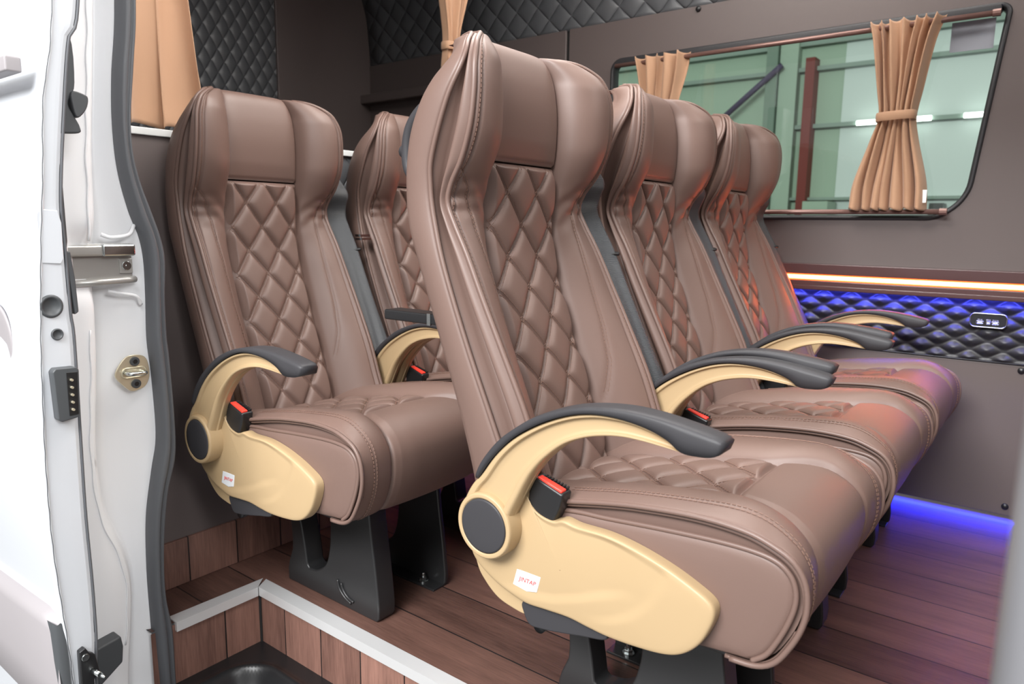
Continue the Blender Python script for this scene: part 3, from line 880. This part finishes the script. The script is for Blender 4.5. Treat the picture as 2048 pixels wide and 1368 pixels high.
        for rr, yy in pr:
            for j in range(n_): vs.append((c0.x+rr*math.cos(2*math.pi*j/n_), sg*yy, c0.z+rr*math.sin(2*math.pi*j/n_)))
        for i in range(len(pr)-1):
            for j in range(n_): fs.append((i*n_+j, i*n_+(j+1) % n_, (i+1)*n_+(j+1) % n_, (i+1)*n_+j))
        mb.add(vs, fs); hub = mb.build('pivot_hub', YELLOW, ar, True)
        bm = bmesh.new(); bm.from_mesh(hub.data); bmesh.ops.recalc_face_normals(bm, faces=bm.faces); bm.to_mesh(hub.data); bm.free(); bev(hub, .0015, 2)
        mb = MB(); mb.cyl((c0.x, sg*(yo-(yo-yi)*.07), c0.z), (0, sg*(1 if yout > yin else -1), 0), .0405, .0035, 56, .040, .001)
        mb.build('pivot_cover', GREYP, ar, True)
        return ar
    arm(-1, .219, .251)
    arm(1, .201, .230)

    # ---------------- side shield (door side), with its tail flap and recline lever
    SH = [(-.176, .330), (-.172, .305), (-.157, .288), (-.125, .270), (-.090, .259), (-.065, .255), (-.033, .257), (.005, .259), (.038, .256), (.070, .254), (.112, .256), (.149, .261), (.173, .271), (.193, .291), (.206, .318), (.210, .338), (.204, .350), (.184, .361), (.149, .375), (.106, .387), (.061, .394), (.014, .394), (-.009, .397), (-.022, .392), (-.039, .393), (-.055, .399), (-.067, .411), (-.074, .424), (-.088, .422), (-.125, .405), (-.155, .375), (-.170, .352)]
    ol = resample(cr(SH, 8, True), 200, True); cen = np.array([-.01, .325])
    cA = np.array([(-.11, .266), (-.085, .268), (-.055, .267), (-.02, .274), (.02, .289), (.055, .305), (.09, .318)])
    def relief(x, z, q):
        zz = np.interp(x, cA[:, 0], cA[:, 1]); w_ = sm(-.004, .014, z-zz)*sm(.12, .05, x)
        r_ = -.0030*w_*sm(-.12, -.07, x)
        d2 = np.hypot(x-.02, (z-.40)) - .128
        r_ += -.0025*sm(.010, -.006, d2)*sm(.02, .09, x)
        return r_
    rings = []
    for q, y in ((1.0, .207), (1.0, .2195), (.998, .2225), (.993, .2245), (.985, .2257), (.970, .2262)):
        rings.append([(cen[0]+(p[0]-cen[0])*q, -y, cen[1]+(p[1]-cen[1])*q) for p in ol])
    for q in np.linspace(.94, .004, 46):
        ring = []
        for p in ol:
            x = cen[0]+(p[0]-cen[0])*q; z = cen[1]+(p[1]-cen[1])*q
            ring.append((x, -(.2265+.0035*(1-q*q)+relief(x, z, q)*min(1, (1-q)/.12)), z))
        rings.append(ring)
    sh = grid('side_shield', rings, YELLOW, root, cv=True, flip=True)
    flap = cr([(-.176, .32), (-.168, .280), (-.152, .258), (-.128, .240), (-.100, .2325), (-.074, .2315), (-.072, .25), (-.10, .29), (-.14, .33)], 6, True)
    prism_xz('shield_flap', flap, -.216, -.206, YELLOW, sh, .002)
    lev = cr([(-.080, .250), (-.078, .236), (-.066, .219), (-.042, .220), (-.014, .2255), (.023, .234), (.058, .242), (.060, .252), (.03, .262), (-.02, .268), (-.06, .262)], 5, True)
    lv = prism_xz('recline_lever', lev, -.219, -.199, GREYP, root, .003)
    mb = MB(); mb.cyl((-.052, -.214, .219), (0, 1, 0), .010, .014, 20); mb.build('lever_wheel', BLACKP, lv, True)
    # badge
    Bm = Matrix(((1, 0, 0, -.064), (0, 0, -1, -.2275), (-.0, 1, 0, .291), (0, 0, 0, 1)))
    bo = [(-.084, .3035), (-.042, .304), (-.0485, .279), (-.0665, .2745), (-.091, .278)]
    bd = prism_xz('maker_badge', bo, -.2268, -.2235, BADGE, sh, .0006)
    Rt = Matrix.Translation((-.0655, -.2270, .2905)) @ Matrix.Rotation(math.radians(90), 4, 'X')
    text('badge_lettering', 'JINTAP', .0095, BADGETXT, bd, Rt, .0002, .25)

    # ---------------- buckle
    def buckle(cx, cz, y0, y1, tilt):
        R = Matrix.Translation((cx, 0, cz)) @ Matrix.Rotation(math.radians(tilt), 4, 'Y')
        o = [(-.024, -.052), (.020, -.052), (.026, -.02), (.026, .002), (-.026, .006), (-.028, -.02)]
        b = prism_xz('belt_buckle', o, y0, y1, BLACKP, root, .004, 3); b.data.transform(R)
        t = MB(); ym = y0+(y1-y0)*.42
        t.box(-.0215, .0215, y0+.0025, ym+.004, -.004, .0062); r_ = t.build('release_button', RED, b, False, .0015); r_.data.transform(Matrix.Translation((cx, 0, cz)) @ Matrix.Rotation(math.radians(tilt+2), 4, 'Y'))
        g = MB()
        for k in range(8):
            x = -.018+k*.0052; g.box(x, x+.0025, ym+.006, y1-.002, .0, .0065)
        r_ = g.build('slot_ribs', BLACKP, b, False); r_.data.transform(R)
    buckle(-.036, .436, -.2235, -.1985, 14)

    # ---------------- pedestals
    def pedestal(y0, y1, name):
        o = cr([(-.122, .265), (-.104, .20), (-.098, .150), (-.094, .105), (-.095, .078)], 6).tolist()
        o += [(-.108, .048), (-.113, .03), (-.113, .0)]
        o += [(.150, .0), (.180, .0), (.186, .010), (.187, .03)]
        o += cr([(.185, .05), (.178, .11), (.168, .18), (.158, .27)], 5).tolist()
        o += cr([(.062, .27), (.046, .215), (.040, .165), (.036, .12), (.022, .078), (-.008, .055), (-.036, .050)], 7).tolist()
        o += cr([(-.043, .056), (-.050, .10), (-.060, .145), (-.074, .19), (-.090, .235), (-.098, .265)], 5).tolist()
        p = prism_xz(name, o, y0, y1, BLACKM, root, .005, 3)
        return p
    pa = pedestal(-.066, -.020, 'pedestal')
    g = MB()
    g.tube(cr([(.062, -.0675, .056), (.068, -.0675, .038), (.084, -.0675, .024), (.104, -.0675, .016)], 6), .0028, 6)
    g.tube(cr([(.074, -.0675, .052), (.080, -.0675, .038), (.094, -.0675, .027), (.112, -.0675, .022)], 6), .0028, 6)
    g.build('pressed_rib', BLACKM, pa, True)
    pb = pedestal(.128, .140, 'pedestal')
    g = MB(); g.box(-.113, .182, .096, .140, .0, .005); g.build('foot_flange', BLACKM, pb, False, .001)
    for xx in (.135, -.075):
        g = MB(); g.cyl((xx, .112, .005), (0, 0, 1), .012, .004, 24); g.cyl((xx, .112, .009), (0, 0, 1), .0085, .007, 6); g.cyl((xx, .112, .016), (0, 0, 1), .0045, .009, 12)
        g.build('bolt', CHROME, pb, False)
    g = MB(); g.box(.085, .106, .1265, .128, .196, .216); g.build('white_sticker', SLED, pb)
    # seat frame under cushion
    g = MB(); g.box(-.13, .22, -.17, .17, .255, .275); g.build('seat_frame', BLACKM, root, False, .003)
    return root

def copy_tree(o, parent=None):
    c = o.copy(); C.objects.link(c)
    if parent is not None: c.parent = parent
    for ch in list(o.children): copy_tree(ch, c)
    return c

proto = build_seat()
SEATS = [
 (-.500, 1.005, 'brown quilted seat with cream armrests nearest the camera, front row, right by the door step'),
 (-.500, 1.500, 'brown quilted seat in the middle of the three-seat front row'),
 (-.500, 1.982, 'brown quilted seat of the front row farthest in, beside the blue-lit wall'),
 (-1.205, 0.965, 'brown quilted seat at the left end of the back row, beside the door pillar'),
 (-1.205, 1.450, 'brown quilted seat of the back row half hidden behind the nearest seat')]
roots = []
for i, (x, y, lab) in enumerate(SEATS):
    o = proto if i == 0 else copy_tree(proto)
    o.location = (x, y, 0)
    tag(o, lab, 'seat', 'quilted brown coach seats in two rows')
    roots.append(o)
    drop = []
    if i in (1, 2, 4):
        for ch in list(o.children):
            nm = ch.name.split('.')[0]
            if nm in ('side_shield', 'recline_lever'): drop.append(ch)
    for d in drop:
        for ch in list(d.children_recursive): bpy.data.objects.remove(ch)
        bpy.data.objects.remove(d)
BACK = ('backrest_shell', 'side_gusset', 'side_bolster', 'headrest_pad', 'quilted_back_panel', 'grab_handle', 'seat_belt')
def adjust_back(root, dx, dy, dz, tilt, yaw_, sy):
    piv = Matrix.Translation((-.12, 0, .37))
    M_ = Matrix.Translation((dx, dy, dz)) @ Matrix.Rotation(yaw_, 4, 'Z') @ piv @ Matrix.Rotation(tilt, 4, 'Y') @ piv.inverted() @ Matrix.Diagonal((1, sy, 1, 1))
    for ch in root.children:
        if ch.name.split('.')[0] in BACK: ch.matrix_local = M_
adjust_back(roots[3], -.016, .006, -.012, .008, -.018, .93)
adjust_back(roots[4], -.006, .006, -.006, .020, -.02, .98)
for q in (1, 2):
    a_ = [c for c in roots[q].children if c.name.startswith('armrest')][0]
    pv = Matrix.Translation((-.126, 0, .366)); a_.matrix_local = pv @ Matrix.Rotation(math.radians(-2.2), 4, 'Y') @ pv.inverted()
# folded tray behind the nearest seat, with a chrome clip
g = MB(); g.box(-.452, -.262, -.14, -.10, .626, .644); tr = g.build('tray_table', BLACKP, roots[0], False, .003)
g = MB(); g.box(-.345, -.337, -.142, -.139, .625, .645); g.build('tray_clip', CHROME, tr)
g = MB(); g.box(-.240, -.215, .255, .285, .752, .757); g.box(-.240, -.219, .255, .285, .760, .766); g.build('belt_tongue', CHROME, roots[3])
# ------------------------------------------------------------------ curtains
def curtain(axis, c, plane, ztop, zbot, wfun, folds, amp, label, tie=None, sway=None, seed=0, back=1, hem=True):
    """pleated cloth; axis 'X' or 'Y' is the way it spreads, plane = fixed coordinate"""
    rs = np.random.RandomState(seed); nz, ns = 90, folds*16
    ph = rs.rand(folds+2)*2.2; am = .45+rs.rand(folds+2)*1.0; rows = []
    for i in range(nz):
        v = i/(nz-1); z = ztop+(zbot-ztop)*v; wl, wr = wfun(v); row = []
        tight = min(1, (wr-wl)/.18)
        for j in range(ns+1):
            s = j/ns; k = s*folds; ki = int(min(folds-1, k)); fk = k-ki
            a = am[ki]*(1-fk)+am[ki+1]*fk
            ss = s + .25/folds*math.sin(k*2*math.pi+ph[ki]+v*2)*.6 + .035*math.sin(3*s*math.pi+v*4+seed)*math.sin(math.pi*s)
            sp_ = wl+(wr-wl)*ss
            d = amp*a*math.cos(2*math.pi*k+.35*math.sin(v*6+ph[ki]))*(.55+.45*tight)
            d += amp*.35*math.sin(k*3.1+v*7+seed)
            zz = z + (.004*math.sin(k*2*math.pi) if v > .97 or v < .04 else 0)
            if sway: sp_ += sway(v)
            row.append((c+sp_, plane+d*back, zz) if axis == 'X' else (plane+d*back, c+sp_, zz))
        rows.append(row)
    o = grid('curtain', rows, TAN, None); md = o.modifiers.new('s', 'SOLIDIFY'); md.thickness = .0016
    if tie is not None:
        v = (ztop-tie)/(ztop-zbot); wl, wr = wfun(v); cx = c+(wl+wr)/2+(sway(v) if sway else 0); hw = (wr-wl)/2+.004; R = []
        for zz in (-.012, -.008, .008, .012):
            ring = []
            for q in range(40):
                a = 2*math.pi*q/40; e = .0015 if abs(zz) < .01 else 0
                sx = (hw+e)*math.copysign(abs(math.cos(a))**.6, math.cos(a)); dy = (amp*1.55+.003+e)*math.copysign(abs(math.sin(a))**.7, math.sin(a))
                tz = tie+zz+sx*.03
                ring.append((cx+sx, plane+dy, tz) if axis == 'X' else (plane+dy, cx+sx, tz))
            R.append(ring)
        grid('tie_band', R, TAN, o, cv=True)
    return tag(o, label, 'curtain', None)
def wf(keys):
    K = np.array(keys)
    def f(v):
        D = np.clip(v, 0, 1)
        return float(np.interp(D, K[:, 0], K[:, 1])), float(np.interp(D, K[:, 0], K[:, 2]))
    k = cr(K, 8)
    def g(v): return float(np.interp(v, k[:, 0], k[:, 1])), float(np.interp(v, k[:, 0], k[:, 2]))
    return g
curtain('X', -.430, 2.306, 1.366, .852, wf([(0, -.092, .098), (.12, -.075, .078), (.35, -.054, .058), (.50, -.044, .047), (.62, -.062, .056), (.85, -.098, .086), (1, -.103, .094)]), 7, .017,
        'tan tied curtain in the right part of the window, crossing the white tube lamp', 1.108, seed=2)
curtain('X', -1.165, 2.306, 1.366, .852, wf([(0, -.100, .098), (.12, -.085, .09), (.35, -.062, .062), (.5, -.046, .046), (.65, -.06, .06), (1, -.1, .09)]), 5, .018,
        'tan curtain at the left end of the window above the middle front seat', 1.108, seed=5)
curtain('Y', .855, -1.672, 1.95, 1.004, wf([(0, -.085, .082), (.5, -.078, .066), (.75, -.068, .078), (1, -.068, .104)]), 2, .020,
        'long untied tan curtain at the left, above the partition by the door seal', None, seed=8)
curtain('Y', 1.822, -1.665, 1.95, 1.02, wf([(0, -.19, .19), (.2, -.13, .15), (.35, -.085, .10), (.55, -.038, .040), (.63, -.031, .031), (.72, -.040, .040), (1, -.060, .060)]), 6, .012,
        'tan curtain tied at the waist, hanging behind the head of the nearest seat', 1.364, seed=11)
def rail(p0, p1, r, label):
    g = MB(); g.tube([p0, p1], r, 10); o = g.build('curtain_rail', RAIL, None, True)
    g = MB(); d = (Vector(p1)-Vector(p0)).normalized()
    g.tube([Vector(p1)-d*.012, Vector(p1)+d*.006], r*1.3, 10); g.build('end_cap', RAIL, o, False)
    tag(o, label, 'curtain rail')
rail((-1.34, 2.320, 1.352), (-.215, 2.320, 1.352), .0075, 'upper bronze curtain rail along the top of the window')
rail((-1.30, 2.318, .846), (-.288, 2.318, .846), .0075, 'lower bronze curtain rail along the bottom of the window')
g = MB(); g.box(-.352, -.332, 2.296, 2.2965, .870, .905)
lb = g.build('care_label', SLED); tag(lb, 'small white care label hanging at the lower right corner of the right window curtain', 'label')

# USB socket plate
def rr(cx, cz, w_, h_, r, n=6):
    pts = []
    for sx, sz, a0 in ((1, 1, 0), (-1, 1, 90), (-1, -1, 180), (1, -1, 270)):
        for k in range(n+1):
            a = math.radians(a0+90*k/n); pts.append((cx+sx*(w_/2-r)+r*math.cos(a), cz+sz*(h_/2-r)+r*math.sin(a)))
    return pts
us = empty('usb_socket_panel', (-.1585, 2.335, .5545))
tag(us, 'rounded black USB charging panel with chrome rim on the quilted wall band', 'charger panel')
prism_xz('plate', rr(0, 0, .083, .036, .011), -.006, .012, BLACKP, us, .001)
g = MB(); g.tube([(x, -.0065, z) for x, z in rr(0, 0, .084, .037, .0115)], .0016, 6, closed=True); g.build('chrome_rim', CHROME, us, True)
for cx, wd in ((-.019, .0165), (.0005, .0095), (.0165, .0165)):
    g = MB(); g.tube([(x, -.0066, z) for x, z in rr(cx, -.006, wd, .0075, .0018, 3)], .0007, 5, closed=True); p_ = g.build('usb_port', CHROME, us, True)
    g = MB(); g.box(cx-wd*.35, cx+wd*.35, -.0068, -.0062, -.0075, -.0045); g.build('port_tongue', SLED, p_)
WT = mat('white_print', (.8, .8, .8), .5)
for cx, tx in ((-.019, '5V 1A'), (.0005, 'PD3.0'), (.0165, '5V 2.1A')):
    text('port_lettering', tx, .0042, WT, us, Matrix.Translation((cx, -.0066, .0015)) @ Matrix.Rotation(math.radians(90), 4, 'X'))
# wall screws
for (x, z, lab) in ((-1.053, 1.502, 'black dome screw at the top edge of the window wall'), (-.072, .424, 'black dome screw just under the quilted band at the right edge'), (-.070, .040, 'black dome screw low on the far wall by the blue-lit floor')):
    g = MB(); g.cyl((x, 2.349, z), (0, -1, 0), .009, .005, 20, .0085, .0025); tag(g.build('wall_screw', BLACKP, None, True), lab, 'screw')

# ------------------------------------------------------------------ door pillar (jamb), seal, hardware
sealL = [(.632, 1.45), (.622, 1.168), (.608, 1.042), (.603, .959), (.606, .882), (.620, .810), (.635, .765), (.641, .720), (.640, .651), (.637, .573), (.641, .500), (.642, .387), (.629, .320), (.613, .233), (.607, .132), (.607, .028), (.610, -.119), (.614, -.30)]
sealR = [(.664, 1.45), (.654, 1.175), (.643, 1.069), (.631, .970), (.631, .910), (.641, .858), (.656, .811), (.671, .760), (.676, .718), (.671, .649), (.670, .569), (.672, .544), (.675, .419), (.672, .339), (.653, .272), (.639, .173), (.635, .069), (.644, -.016), (.644, -.136), (.648, -.30)]
GG = [(.596, 1.45), (.584, 1.159), (.564, .911), (.559, .793), (.550, .700), (.547, .619), (.543, .530), (.533, .412), (.533, .328), (.541, .259), (.568, .170), (.574, .097), (.562, -.021), (.557, -.090), (.555, -.30)]
zz = np.linspace(1.45, -.30, 150)
def col(c):
    d = cr(c, 8)[::-1]; return np.interp(zz, d[:, 1], d[:, 0])
L_, R_, G_ = col(sealL), col(sealR), col(GG)
XJ = -1.35
rows = []
for i, z in enumerate(zz):
    yl, yg = L_[i], G_[i]
    tr_k = math.exp(-((z-.72)/.052)**4)          # recess behind the door track
    low = sm(.25, .12, z)
    dep = .034*(1-.3*low)
    row = [(XJ-.05, .470, z), (XJ+.012, .474, z), (XJ+.022, .480, z), (XJ+.022, .505, z)]
    f0 = yg-.012
    row += [(XJ+.022-.020*tr_k, .52, z), (XJ+.022-.02*tr_k, f0, z), (XJ+.016-.02*tr_k, f0+.006, z), (XJ-.012, yg+.004, z), (XJ-dep, yg+.014, z)]
    for q in (.2, .45, .7, .9):
        row.append((XJ-dep+(dep-.004)*q**1.6, yg+.014+(yl-.002-yg-.014)*q, z))
    row += [(XJ-.002, yl+.006, z), (XJ-.01, yl+.02, z)]
    rows.append(row)
o = grid('door_pillar', rows, JAMBW, None, flip=False)
tag(o, 'white painted door pillar carrying the striker and metal track beside the black seal', 'door pillar')
# spot welded bead along the flange
g = MB(); pts = [(XJ+.0225, G_[i]-.017+.0012*math.sin(i*.9), zz[i]) for i in range(0, 60)]
g.tube(pts, .0022, 6)
pts = [(XJ+.0225, G_[i]-.017+.001*math.sin(i*.9), zz[i]) for i in range(72, 124)]
g.tube(pts, .0016, 6); g.build('sealant_bead', JAMBW, o, True)
# pressed shelf shapes on the pillar face
for pth in ([(XJ-.002, .570, .768), (XJ+.004, .585, .763), (XJ+.004, .615, .768), (XJ-.002, .628, .785)], [(XJ-.004, .575, .668), (XJ+.003, .600, .662), (XJ+.003, .622, .655), (XJ-.001, .630, .640)]):
    g = MB(); g.tube(cr(pth, 6), .0035, 8); g.build('pressed_fold', JAMBW, o, True)
prism_yz('gap_shade_wedge', [(.470, .20), (.486, .185), (.492, .17), (.496, .06), (.478, .03), (.470, .03)], XJ+.020, XJ+.028, DGREY, o, .002)  # dark wedge added for the shade in the lower door gap
# rubber seal: bulb + lip
rows = []
for i, z in enumerate(zz):
    a, b = L_[i], R_[i]; w_ = b-a; row = []
    for q, x in ((0, -.004), (.0, .006), (.06, .015), (.2, .023), (.36, .026), (.52, .022), (.62, .013), (.68, .010), (.76, .014), (.86, .015), (.96, .010), (1.0, .002), (1.0, -.03), (.9, -.05)):
        row.append((XJ+x, a+w_*q, z))
    rows.append(row)
o = grid('door_seal', rows, RUBBER, None, flip=False)
tag(o, 'black rubber weather seal curving down the edge of the door opening', 'seal')
# dark lining behind the seal so that the opening edge is closed
# door track end
tk = empty('door_track', (XJ+.0, .565, .72)); tag(tk, 'shiny stainless sliding door track ending on the white pillar', 'door track')
T = lambda x, y, z: (x, y-.565+.0, z-.72)
def tbox(name, x0, x1, y0, y1, z0, z1, m, b=.0015, par=tk):
    g = MB(); g.box(x0, x1, y0-.565, y1-.565, z0-.72, z1-.72); return g.build(name, m, par, False, b)
tbox('channel', -.004, .004, .480, .617, .690, .752, STEEL)
tbox('upper_flange', .004, .020, .480, .6155, .731, .750, STEEL, .004)
tbox('upper_end_cap', .006, .0235, .560, .617, .7305, .7515, CHROME, .004)
g = MB(); g.tube([(.010, -.085, -.036), (.013, 0, -.034), (.012, .040, -.033), (.006, .054, -.032)], .0062, 10); g.build('lower_lip', STEEL, tk, True)
e_ = tbox('end_plate', .003, .007, .594, .6165, .699, .725, STEEL, .001)
g = MB(); g.cyl((.007, .0405, -.0075), (1, 0, 0), .0085, .002, 24, .008, .0); g.cyl((.0088, .0405, -.0075), (1, 0, 0), .0018, .0008, 6); g.build('rivet', CHROME, tk, False)
# striker
sk = empty('door_striker', (XJ-.003, .606, .5155)); tag(sk, 'yellow zinc door striker plate with two dark bolts on the white pillar', 'striker')
o_ = cr([(-.031, -.004), (-.026, .012), (-.010, .030), (.010, .032), (.024, .026), (.030, .010), (.030, -.012), (.022, -.028), (.008, -.034), (-.006, -.034), (-.020, -.020)], 5, True)
prism_yz('plate', o_, .0, .004, GOLDZ, sk, .001)
g = MB(); g.tube([(.005, y, z) for y, z in rr(.002, .0, .044, .018, .008, 5)], .0016, 6, closed=True); g.build('pressed_rim', GOLDZ, sk, True)
g = MB(); g.tube(cr([(.003, -.014, .001), (.015, -.014, .001), (.020, -.008, .0), (.020, .012, -.001), (.015, .018, -.001), (.003, .018, -.001)], 5), .0038, 10); g.build('loop', CHROME, sk, True)
for z in (.0205, -.0215):
    g = MB(); g.cyl((.004, .004, z), (1, 0, 0), .0085, .0035, 24); b_ = g.build('bolt', DGREY, sk, False)
    g = MB(); g.cyl((.0075, .004, z), (1, 0, 0), .0045, .0006, 6); g.build('socket', BLACKP, b_, False)
# black stop wedge low on the pillar
w_ = prism_yz('door_stop', [(.486, .036), (.530, .042), (.533, .020), (.530, -.010), (.486, -.04)], -1.345, -1.300, DGREY, None, .004)
tag(w_, 'dark plastic stop wedge low down on the white pillar', 'stop')
# grey filler behind the gap between door and pillar
g = MB(); g.box(-1.43, -1.41, .462, .474, -.3, 1.02); o = g.build('gap_cover', DGREY, None, False); tag(o, 'dark grey filler in the gap between the slid-back door and the pillar', 'panel')

# ------------------------------------------------------------------ slid-back sliding door
DLc = [(.500, 1.45), (.461, 1.104), (.452, 1.034), (.438, .963), (.429, .858), (.418, .750), (.407, .616), (.401, .500), (.398, .424), (.397, .302), (.402, .191), (.406, .120), (.408, .054), (.410, -.15)]
DRc = [(.530, 1.45), (.501, 1.113), (.484, 1.057), (.469, .950), (.455, .823), (.455, .750), (.455, .652), (.457, .610), (.454, .450), (.452, .326), (.453, .217), (.452, .116), (.447, .034), (.447, -.15)]
zz = np.linspace(1.45, -.15, 120); A_, B_ = col(DLc), col(DRc); XD = -1.2
door = empty('sliding_door', (XD, .42, -.15)); tag(door, 'white sliding van door slid back at the left edge, its edge facing the camera', 'door')
def dl(p): return (p[0]-XD, p[1]-.42, p[2]+.15)
rows = []
for i, z in enumerate(zz):
    a, b = A_[i], B_[i]; lean = .0
    row = []
    for xx in np.linspace(-1.6, -.05, 10): row.append((XD+xx, a+.004*0+.0, z))
    row += [(XD-.012, a, z), (XD-.003, a+.0005, z), (XD-.0005, a+.002, z), (XD-.0005, a+.0045, z), (XD-.003, a+.007, z), (XD-.0035, a+(b-a)*.62, z), (XD-.004, b-.007, z), (XD-.006, b-.002, z), (XD-.012, b, z), (XD-.05, b, z)]
    rows.append([dl(p) for p in row])
sk_ = grid('door_skin', rows, WHITE, door, flip=False, smooth=False)
g = MB(); g.tube([dl((XD-.0008, A_[i]+.0032+.0006*math.sin(i*1.7), zz[i])) for i in range(120)], .0007, 5); g.build('edge_sealant', DGREY, sk_, True)
g = MB(); g.tube([dl((XD-.006, B_[i]+.0008, zz[i])) for i in range(120)], .0022, 6); g.build('edge_gap_shade', RUBBER, sk_, True)  # dark line added for the shade in the gap beside the door
def dprism(name, o, x0, x1, m, b=.001, par=door):
    q = prism_yz(name, o, x0, x1, m, par, b); q.data.transform(Matrix.Translation((-XD, -.42, .15))); return q
# round plugs
for (y, z, r_) in ((.4285, .664, .0145), (.4335, .621, .0075)):
    g = MB(); c_ = dl((XD-.004, y, z)); n_ = 40
    pr = [(r_*1.12, 0), (r_*1.15, .002), (r_*1.0, .004), (r_*.82, .0035), (r_*.78, .0012), (0, .0012)]
    vs = [(c_[0]+h, c_[1]+rr_*math.cos(2*math.pi*j/n_), c_[2]+rr_*1.05*math.sin(2*math.pi*j/n_)) for rr_, h in pr for j in range(n_)]
    fs = [(i*n_+j, i*n_+(j+1) % n_, (i+1)*n_+(j+1) % n_, (i+1)*n_+j) for i in range(len(pr)-1) for j in range(n_)]
    g.add(vs, fs); g.build('rubber_plug', DGREY, door, True)
cb = dprism('contact_block', [(.417, .5665), (.421, .5715), (.449, .5705), (.4535, .566), (.4505, .497), (.447, .4915), (.424, .4885), (.419, .493)], XD-.004, XD+.014, DGREY, .002)
cf = dprism('contact_face', [(.435, .564), (.4505, .563), (.4475, .497), (.4345, .4965)], XD+.0135, XD+.0150, BLACKP, .0005, cb)
for k in range(5):
    g = MB(); g.cyl(dl((XD+.014, .4405-.0003*k, .552-.0115*k)), (1, 0, 0), .0020, .006, 10); g.build('contact_pin', GOLDZ, cb, False)
lt = dprism('latch_bracket', [(.421, .106), (.430, .110), (.436, .098), (.444, .092), (.449, .060), (.440, .050), (.440, .0), (.419, .0)], XD-.004, XD+.008, BLACKP, .002)
g = MB(); g.tube([dl((XD+.004, .437, .066)), dl((XD+.028, .441, .0655))], .0042, 12); g.tube([dl((XD+.028, .441, .0655)), dl((XD+.040, .443, .065))], [.0042, .0015], 12); g.build('guide_pin', CHROME, lt, True)
g = MB(); g.cyl(dl((XD+.007, .429, .094)), (1, 0, 0), .006, .003, 16); g.build('bolt', CHROME, lt, False)
# raised pressing on the door edge
dprism('pressed_pad', [(.419, .800), (.424, .808), (.4485, .806), (.4525, .788), (.4515, .735), (.447, .7265), (.420, .7285)], XD-.006, XD-.0015, WHITE, .0015)
# black parts behind the door edge, sealing strip and bracket
br = prism_yz('handle_bracket', cr([(.466, 1.075), (.498, 1.070), (.5005, 1.00), (.492, .978), (.489, .965), (.496, .950), (.503, .935), (.500, .925), (.462, .930), (.462, .99)], 4, True).tolist(), XD-.05, XD-.035, DGREY, door, .003); br.data.transform(Matrix.Translation((-XD, -.42, .15)))
nb = prism_yz('bracket_nose', cr([(.492, .985), (.510, .984), (.516, .978), (.512, .962), (.500, .948), (.494, .956)], 4, True).tolist(), XD-.052, XD-.030, DGREY, br, .003); nb.data.transform(Matrix.Translation((-XD, -.42, .15)))
dprism('edge_strip', [(.5035, 1.25), (.512, 1.25), (.500, 1.083), (.496, 1.078), (.488, 1.078), (.490, 1.086)], XD-.030, XD-.008, DGREY, .002)
dprism('edge_strip', [(.455, .745), (.463, .745), (.467, .70), (.468, .652), (.462, .648)], XD-.026, XD-.006, DGREY, .002)
dprism('inner_trim', [(.452, .93), (.466, .93), (.470, .84), (.470, .76), (.460, .70), (.452, .70)], XD-.06, XD-.03, DGREY, .003)
# lower cladding on the outer face
rows = []
for x, zt in ((-2.7, .15), (-1.49, .167), (-1.348, .173), (-1.243, .178), (-1.222, .172), (-1.208, .160)):
    yy = float(np.interp(.12, [-.15, 1.45], [.41, .41]))-.004
    o_ = .012 if x < -1.23 else (.008 if x < -1.21 else .003)
    rows.append([dl((x, .404, zt)), dl((x, .396-o_*.7, zt-.006)), dl((x, .396-o_, zt-.02)), dl((x+ (.01 if x > -1.23 else 0), .396-o_, .06)), dl((x, .396-o_, -.005)), dl((x, .404, -.02))])
grid('lower_cladding', rows, CLAD, door)
rows = [[dl((-1.236, .389, .166)), dl((-1.236, .388, .10)), dl((-1.25, .388, -.1))], [dl((-1.212, .391, .165)), dl((-1.203, .391, .10)), dl((-1.206, .391, -.1))], [dl((-1.204, .397, .160)), dl((-1.198, .397, .10)), dl((-1.200, .397, -.1))], [dl((-1.204, .407, .160)), dl((-1.198, .407, .10)), dl((-1.200, .407, -.1))]]
grid('cladding_end', rows, DGREY, door)
# grip recess at the left picture edge and the window strip above
g = MB(); g.cyl(dl((-1.365, .4075, .597)), (0, -1, 0), .062, .003, 40, .060, -.002); g.build('grip_recess', CLAD, door, True)
g = MB(); g.box(-1.7+1.2, -1.222+1.2, -.016, .006, 1.000+.15, 1.022+.15); g.build('window_moulding', CLAD, door, False, .003)

# grey door-frame handle in the right foreground, out of focus
pts = [(.013, .30, 1.2), (.012, .30, .8), (.0115, .30, .3)]
g = MB(); g.tube(pts, .0185, 20); o = g.build('grab_pole', mat('grey_pole', (.22, .22, .235), .45), None, True)
tag(o, 'blurred grey grab pole in the right foreground', 'grab pole')
